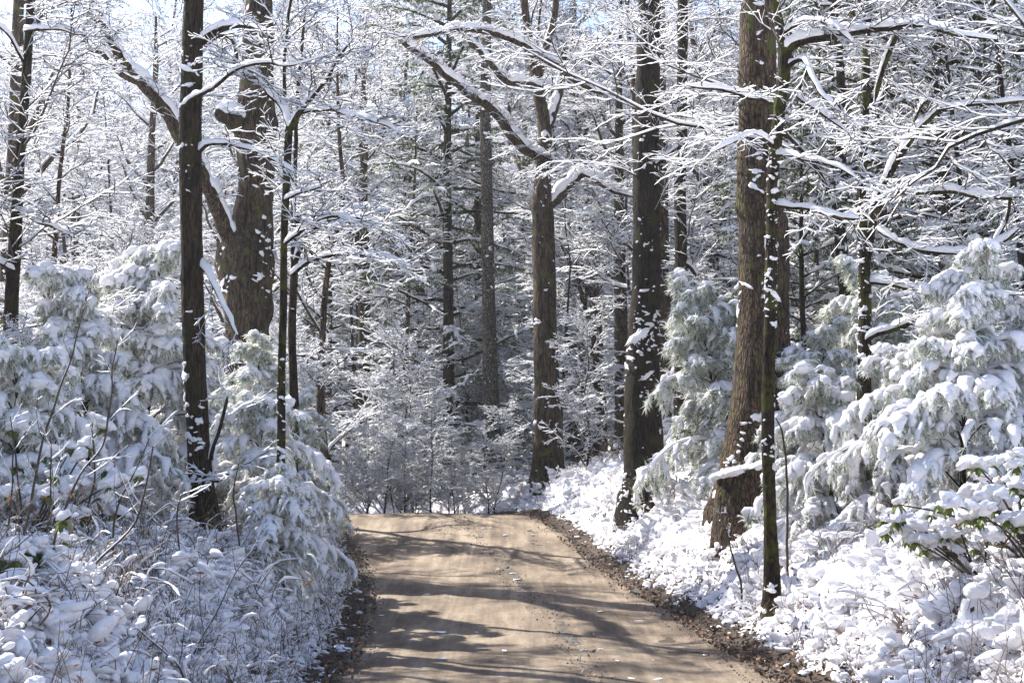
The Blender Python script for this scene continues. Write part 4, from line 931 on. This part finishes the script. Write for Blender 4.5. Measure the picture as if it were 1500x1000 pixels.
for n_, (x_, d_, src, s_) in enumerate([(-7.4, 15.0, hem2, .95), (-8.6, 18.3, hem2, 1.05), (-6.6, 11.6, hem2, .8), (-10.2, 14.5, hem2, 1.1), (-5.6, 8.4, hem2, .7)]):
    place(src, 0, d_, ['third', 'farthest', 'second', 'fourth', 'first'][n_] + ' hemlock from the camera outside the left photograph edge, shading the bank', s_, None, HG, xy=x_)
UG = 'small bare understory trees'; ULBL = 'small bare understory tree with white frosted twigs'
OG = 'wide crowned trees overhanging the road'
for (x_, d_, s_, rz_, lab) in [(-18, 58, 1.5, .4, 'wide crowned tree far behind the leaning tree close to the photograph edge'), (6.9, 16.5, .95, 2.0, 'wide crowned tree beyond the photograph right edge, its twigs reaching in at the top'),
                          (-14, 60.0, 1.6, 3.3, 'wide crowned tree behind the gnarled oak, lacing the upper wood'), (-20, 52.0, 1.5, 1.0, 'wide crowned tree behind the leaning tree, lacing the top corner'),
                          (6.0, 25.5, 1.15, 5.0, 'wide crowned tree behind the slender V-forked tree'), (-5.0, 46, 1.3, 1.9, 'wide crowned tree beyond the left end of the crest'), (7.2, 38.0, 1.3, 4.2, 'wide crowned tree far behind the snow flecked oak'), (1.2, 43.0, 1.4, .9, 'wide crowned tree behind the sprawling oak')]:
    place(over, 0, d_, lab, s_, rz_, OG, xy=x_)
for k in range(10):
    d_ = rng.uniform(14, 21); px_ = rng.uniform(-30, 190); place(low[k % 2], px_, d_, ULBL, rng.uniform(.22, .5), None, UG)
for k in range(9):
    d_ = rng.uniform(17, 24); px_ = rng.uniform(1140, 1520); place(low[k % 2], px_, d_, ULBL, rng.uniform(.25, .5), None, UG)
for k in range(12):
    d_ = rng.uniform(33.4, 35.2); px_ = 505 + 235 * (k + rng.random()) / 12; place(low[k % 2], px_, d_, ULBL, rng.uniform(.3, .6), None, UG)
# understory filling the lower wood
for k in range(78):
    if k < 25:
            px = 455 + 300 * rng.random() ** 1.3; d = (33.2 + 4 * rng.random()) if px < 640 else 41 + 5 * rng.random()
    else:
        d = 26 + 26 * rng.random(); px = rng.choice([rng.uniform(-30, 470), rng.uniform(800, 1530)])
    x_ = (px - W / 2) / FPX * d
    if (880 < px < 1170 and d < 33) or (770 < px < 840 and d < 38) or (px < 470 and 240 < px and d < 26): continue
    if lx(np.array([d]))[0] - .3 < x_ < rx(np.array([d]))[0] + .3 and d < 36: continue
    place(low[k % 2], px, d, ULBL, rng.uniform(.7, 1.15), None, UG)

LM = [(-40, 'photograph edge'), (25, 'leaning tree'), (285, 'straight mossy trunk'), (365, 'gnarled oak'), (431, 'bent tree'), (716, 'lichen grey pine'), (800, 'sprawling oak'), (943, 'snow flecked oak'), (1118, 'thickest trunk'), (1266, 'V-forked tree'), (1405, 'tallest bowed conifer'), (1540, 'photograph edge')]
ORD = ['nearest'] + [w + ' nearest' for w in 'second third fourth fifth sixth seventh eighth ninth tenth eleventh twelfth thirteenth fourteenth fifteenth sixteenth seventeenth eighteenth nineteenth twentieth twenty-first twenty-second twenty-third twenty-fourth twenty-fifth'.split()]
gaps = {}
for o_ in list(COL.objects):
    if o_.parent is None and o_.get('label') in (LBL['t'], ULBL):
        px_ = W / 2 + FPX * o_.location.x / o_.location.y; what = 'small understory tree' if o_['label'] == ULBL else ('stout bare tree' if any(c.data in [k.data for q in stout for k in COL.objects if k.parent == q] for c in COL.objects if c.parent == o_) else 'slim bare tree')
        gi = next((i for i in range(len(LM) - 1) if LM[i][0] <= px_ < LM[i + 1][0]), None); gaps.setdefault((gi, what, px_ < 750 if gi is None else None), []).append((o_.location.y, o_))
for (gi, what, lft), items in gaps.items():
    for r_, (_, o_) in enumerate(sorted(items, key=lambda t: t[0])):
        if gi is None: o_['label'] = f"{ORD[min(r_, 24)]} {what} outside the photograph beyond its {'left' if lft else 'right'} edge"
        else: o_['label'] = f"{ORD[min(r_, 24)]} frosted {what} between the {LM[gi][1]} and the {LM[gi + 1][1]}"

# the far edge of the wood: one mass nobody could count
n = 340; rg = np.random.default_rng(88)
fd = 72 + 60 * rg.random(n); fa = rg.uniform(-.5, .5, n); fx = fa * fd
fsrc = [c.data for t_ in (thin[0], thin[1], thin[2]) for c in COL.objects if c.parent == t_ and c.name.startswith('crown')]
ftr = [c.data for t_ in (thin[0], thin[1], thin[2]) for c in COL.objects if c.parent == t_ and c.name.startswith('trunk') and 'snow' not in c.name]
w_ = rg.integers(0, 3, n); fp = np.stack([fx, fd, ground_z(fx, fd)], -1); fs = rg.uniform(1.5, 2.1, n); fy = rg.random(n) * 6.28
scatter_gn('far_wood', np.concatenate([fp, fp]), np.concatenate([fy, fy]), np.concatenate([fs, fs]), np.zeros((2 * n, 2)), fsrc + ftr, np.concatenate([w_, w_ + 3]))

# ------------------------------------------------------------------ broad-leaved evergreen shrubs: each leaf a part
def leaf_mesh():
    g = Geo(); L_, w = .105, .021; xs = np.array([0, .25, .55, .85, 1.0]); ws = np.array([.15, .8, 1, .6, .05]) * w; bend = -.02 * xs ** 2
    V = []
    for x_, ww, b in zip(xs, ws, bend): V += [(x_ * L_, -ww, b + ww * .25), (x_ * L_, 0, b - .002), (x_ * L_, ww, b + ww * .25)]
    q = []
    for i in range(4):
        for j in range(2): q.append((i * 3 + j, i * 3 + j + 1, i * 3 + j + 4, i * 3 + j + 3))
    g.add(V, q); return g.mesh('leaf', [M['rhodo']])
LEAF = leaf_mesh()
from mathutils import Matrix
def broadleaf(label, px, d, seed, n=16, r=.75, h=1.1, snow=.08, nleaf=7, sc=1.0, group=None):
    rng = np.random.default_rng(seed); x = (px - W / 2) / FPX * d; root = np.array([x, d, gz(x, d) - .05])
    o = thing('evergreen_shrub', label, 'shrub', root)
    P = np.zeros((n, 6, 3)); az = rng.random(n) * 6.28; u = rng.random(n) ** .6
    dr = norm(np.stack([np.cos(az) * u * 1.1, np.sin(az) * u * 1.1, np.ones(n)], -1)); Ln = h * rng.uniform(.55, 1.15, n)
    for j in range(1, 6): P[:, j] = P[:, j - 1] + dr * (Ln / 5)[:, None]; dr = norm(dr + np.stack([np.cos(az), np.sin(az), 0 * az], -1) * .13 * r - UP * .05 + rng.normal(size=(n, 3)) * .1)
    R = np.full((n, 6), .012) * np.linspace(1, .5, 6); B, BR, _ = grow(P, R, 4, .3, 4, 50, rng, t0=.35, flat=.6, trop=.05)
    g = Geo(); tube(g, P, R, 6, 0); tube(g, B, BR * .7, 5, 0); obj('stems', g.mesh('stems', [M['twig']]), o, kind='stuff')
    tips = np.concatenate([P[:, -1], B[:, -1]]); dirs = np.concatenate([norm(P[:, -1] - P[:, -2]), norm(B[:, -1] - B[:, -2])])
    first = None; total = 0
    for tp, dd in zip(tips, dirs):
        for k in range(nleaf):
            if total > 290: break
            a = k / nleaf * 6.28 + rng.random() * .5; pitch = rng.uniform(-1.0, -.25)
            lo = bpy.data.objects.new('leaf', LEAF); COL.objects.link(lo); lo.parent = o
            s_ = rng.uniform(.7, 1.15)
            lo.matrix_local = Matrix.Translation(Vector(tp)) @ Matrix.Rotation(a, 4, 'Z') @ Matrix.Rotation(-pitch, 4, 'Y') @ Matrix.Diagonal((s_, s_, s_, 1)); total += 1
    k_ = rng.random(len(tips)) < .88; C = tips[k_] + [0, 0, .035]; m_ = len(C); s_ = snow * rng.uniform(.55, 1.25, m_)
    th = rng.random(m_) * 6.28; A = np.zeros((m_, 3, 3)); A[:, 0, 0] = np.cos(th) * s_ * 1.15; A[:, 0, 1] = np.sin(th) * s_ * 1.15; A[:, 0, 2] = -s_ * .3
    A[:, 1, 0] = -np.sin(th) * s_ * .9; A[:, 1, 1] = np.cos(th) * s_ * .9; A[:, 2, 2] = s_ * .62
    A *= .85; g = Geo(); blobs(g, C, A, lod=3, seed=seed, amp=.55, freq=1.6)
    C2 = np.repeat(C, 2, 0) + rng.normal(size=(m_ * 2, 3)) * np.repeat(s_, 2)[:, None] * np.array([.9, .9, .25]); blobs(g, C2, np.repeat(A, 2, 0) * rng.uniform(.35, .7, (m_ * 2, 1, 1)), lod=2, seed=seed + 3, amp=.5, freq=1.5); obj('snow_load', g.mesh('snow_load', [M['snow']]), o, kind='stuff')
    return o
BG = 'broad-leaved evergreen shrubs'
broadleaf('evergreen shrub with green leaves under thick snow pads, below the tallest bowed conifer', 1430, 12.6, 1, n=15, h=.95, group=BG)
broadleaf('leafy evergreen shrub cut by the photograph edge with the fattest snow pads', 1510, 11.6, 2, n=18, h=1.3, snow=.085)
broadleaf('low evergreen shrub with yellowish green leaves low on the right bank', 1395, 13.6, 3, n=12, h=.6, snow=.07)
broadleaf('leafy evergreen shrub heaped with snow below the leaning tree', 45, 13.0, 4, n=18, h=1.25, snow=.085)
broadleaf('low leafy evergreen shrub under snow between the saplings and the road', 10, 9.5, 5, n=12, h=.55, snow=.07)

# ------------------------------------------------------------------ bare saplings
def sapling(label, d, pts, seed, tw=8, snow=.012, name='sapling', cat='sapling', L1=.4):
    rng = np.random.default_rng(seed); P, R = poly(pts, d); b = P[0, 0]; zg = gz(b[0], b[1]); root = np.array([b[0], b[1], zg])
    P = np.concatenate([np.array([[[b[0], b[1], min(zg, b[2]) - .1]]]), P], 1); R = np.concatenate([R[:, :1], R], 1)
    P, R = resample(P - root, R * .8, 30); P = P + noise(P * 5., seed)[..., None] * .012
    o = thing(name, label, cat, root); g = Geo(); tube(g, P, R, 6, 0, rough=.1, rf=20); obj('stem', g.mesh('stem', [M['twig']]), o)
    g = Geo(); B, BR, _ = grow(P[:, 6:], R[:, 6:], tw, L1, 6, 42, rng, t0=.05, flat=.9, trop=.06, wig=.13, r_abs=.0035, tshrink=.3); snowtwigs(g, B, BR, snow, rng)
    c, cr, _ = grow(B, BR, 3, L1 * .35, 4, 40, rng, t0=.2, flat=.9, trop=.03, r_abs=.0022); snowtwigs(g, c, cr, snow * .8, rng)
    g2 = Geo(); snowridge(g2, P[:, 4:], R[:, 4:] * .8, snow * .45 + 0 * R[:, 4:], rng, seed=seed); obj('snow', g2.mesh('snow', [M['snow']]), o)
    obj('twigs', g.mesh('twigs', [M['twig'], M['snow_thin']]), o, kind='stuff')
sapling('dark sapling stem leaning right, leftmost of the saplings on the left bank', 11.5, [(37, 780, 5), (57, 665, 4.5), (80, 595, 4), (111, 500, 3), (128, 430, 2)], 51)
sapling('tall whippy sapling in the middle of the left bank saplings', 11.0, [(78, 800, 5), (115, 700, 4.5), (150, 650, 4), (163, 565, 3), (172, 500, 2)], 52)
sapling('low bowed stem curving right across the left bank snow', 10.0, [(62, 890, 6), (100, 872, 6), (130, 845, 5), (142, 822, 5), (200, 760, 4), (222, 655, 2.5)], 53, tw=5)
sapling('upright straight sapling rising from the base of the bowed stem', 10.2, [(62, 925, 5), (66, 850, 5), (67, 780, 4), (75, 700, 3), (70, 640, 2)], 54)
sapling('slim sapling between the bowed stem and the straight mossy trunk', 12.0, [(163, 810, 4), (172, 745, 4), (190, 705, 3), (220, 640, 2)], 55)
sapling('broken stick leaning low at the front of the left bank', 9.6, [(270, 990, 4), (240, 950, 4), (200, 920, 3)], 56, tw=3)
sapling('leaning dead weed stalk on the left bank near the road edge', 10.8, [(282, 965, 4), (320, 890, 3.5), (345, 838, 2.5), (375, 800, 2)], 57, tw=5, L1=.25)
sapling('thin straight stem standing just right of the thin mossy tree', 17.2, [(1154, 822, 5), (1153, 740, 5), (1152, 690, 4.5), (1147, 640, 4), (1136, 612, 3)], 58, tw=2, L1=.2)
sapling('sapling with fine fanning twigs below the conifers on the left bank', 12.6, [(130, 850, 4), (128, 760, 4), (140, 690, 3), (135, 620, 2)], 59, tw=10)
sapling('sapling at the photograph edge in front of the heaped evergreen shrub', 10.8, [(20, 870, 5), (12, 780, 4), (20, 690, 3), (15, 610, 2)], 60, tw=9)
sapling('young sapling with fine twigs just right of the straight mossy trunk base', 15.2, [(345, 850, 4), (350, 790, 3.5), (342, 730, 3), (350, 680, 2)], 61, tw=7)
sapling('thin stem in front of the foot of the straight mossy trunk', 13.0, [(255, 880, 4), (262, 820, 3.5), (258, 760, 3), (268, 720, 2)], 62, tw=7)
sapling('twiggy stalk on the right bank below the thin mossy tree', 18.5, [(1085, 850, 4), (1072, 810, 3.5), (1062, 770, 3), (1050, 745, 2)], 63, tw=4, L1=.2)

# a few bright dead leaves still hanging on the right bank
g = Geo(); C = np.array([at(1320, 840, 14.6), at(1338, 855, 14.5), at(1346, 873, 14.3), at(1316, 843, 14.6), at(1350, 878, 14.3)]); leafquads(g, C, .05, np.random.default_rng(9), asp=.6)
o = obj('orange_leaves', g.mesh('orange_leaves', [M['orange_leaf']]), kind='stuff'); o['label'] = 'few orange dead leaves caught on snowy stems of the right bank'

# ------------------------------------------------------------------ thin haze added to lift the dark far wood and give depth
hz = Geo(); a, b, c0, c1 = 160.0, 160.0, -1.2, 36.0
hz.add([(x_, y_, z_) for z_ in (c0, c1) for x_, y_ in ((-a, -12), (a, -12), (a, b), (-a, b))], [(0, 1, 2, 3), (4, 5, 6, 7), (0, 1, 5, 4), (1, 2, 6, 5), (2, 3, 7, 6), (3, 0, 4, 7)])
m, nt, out = mat('added_haze'); v = N(nt, 'ShaderNodeVolumePrincipled'); v.inputs['Color'].default_value = (.93, .96, 1, 1); v.inputs['Density'].default_value = .0005; v.inputs['Anisotropy'].default_value = .3
nt.links.new(v.outputs[0], out.inputs['Volume']); obj('haze', hz.mesh('haze', [m], smooth=False), kind='stuff')
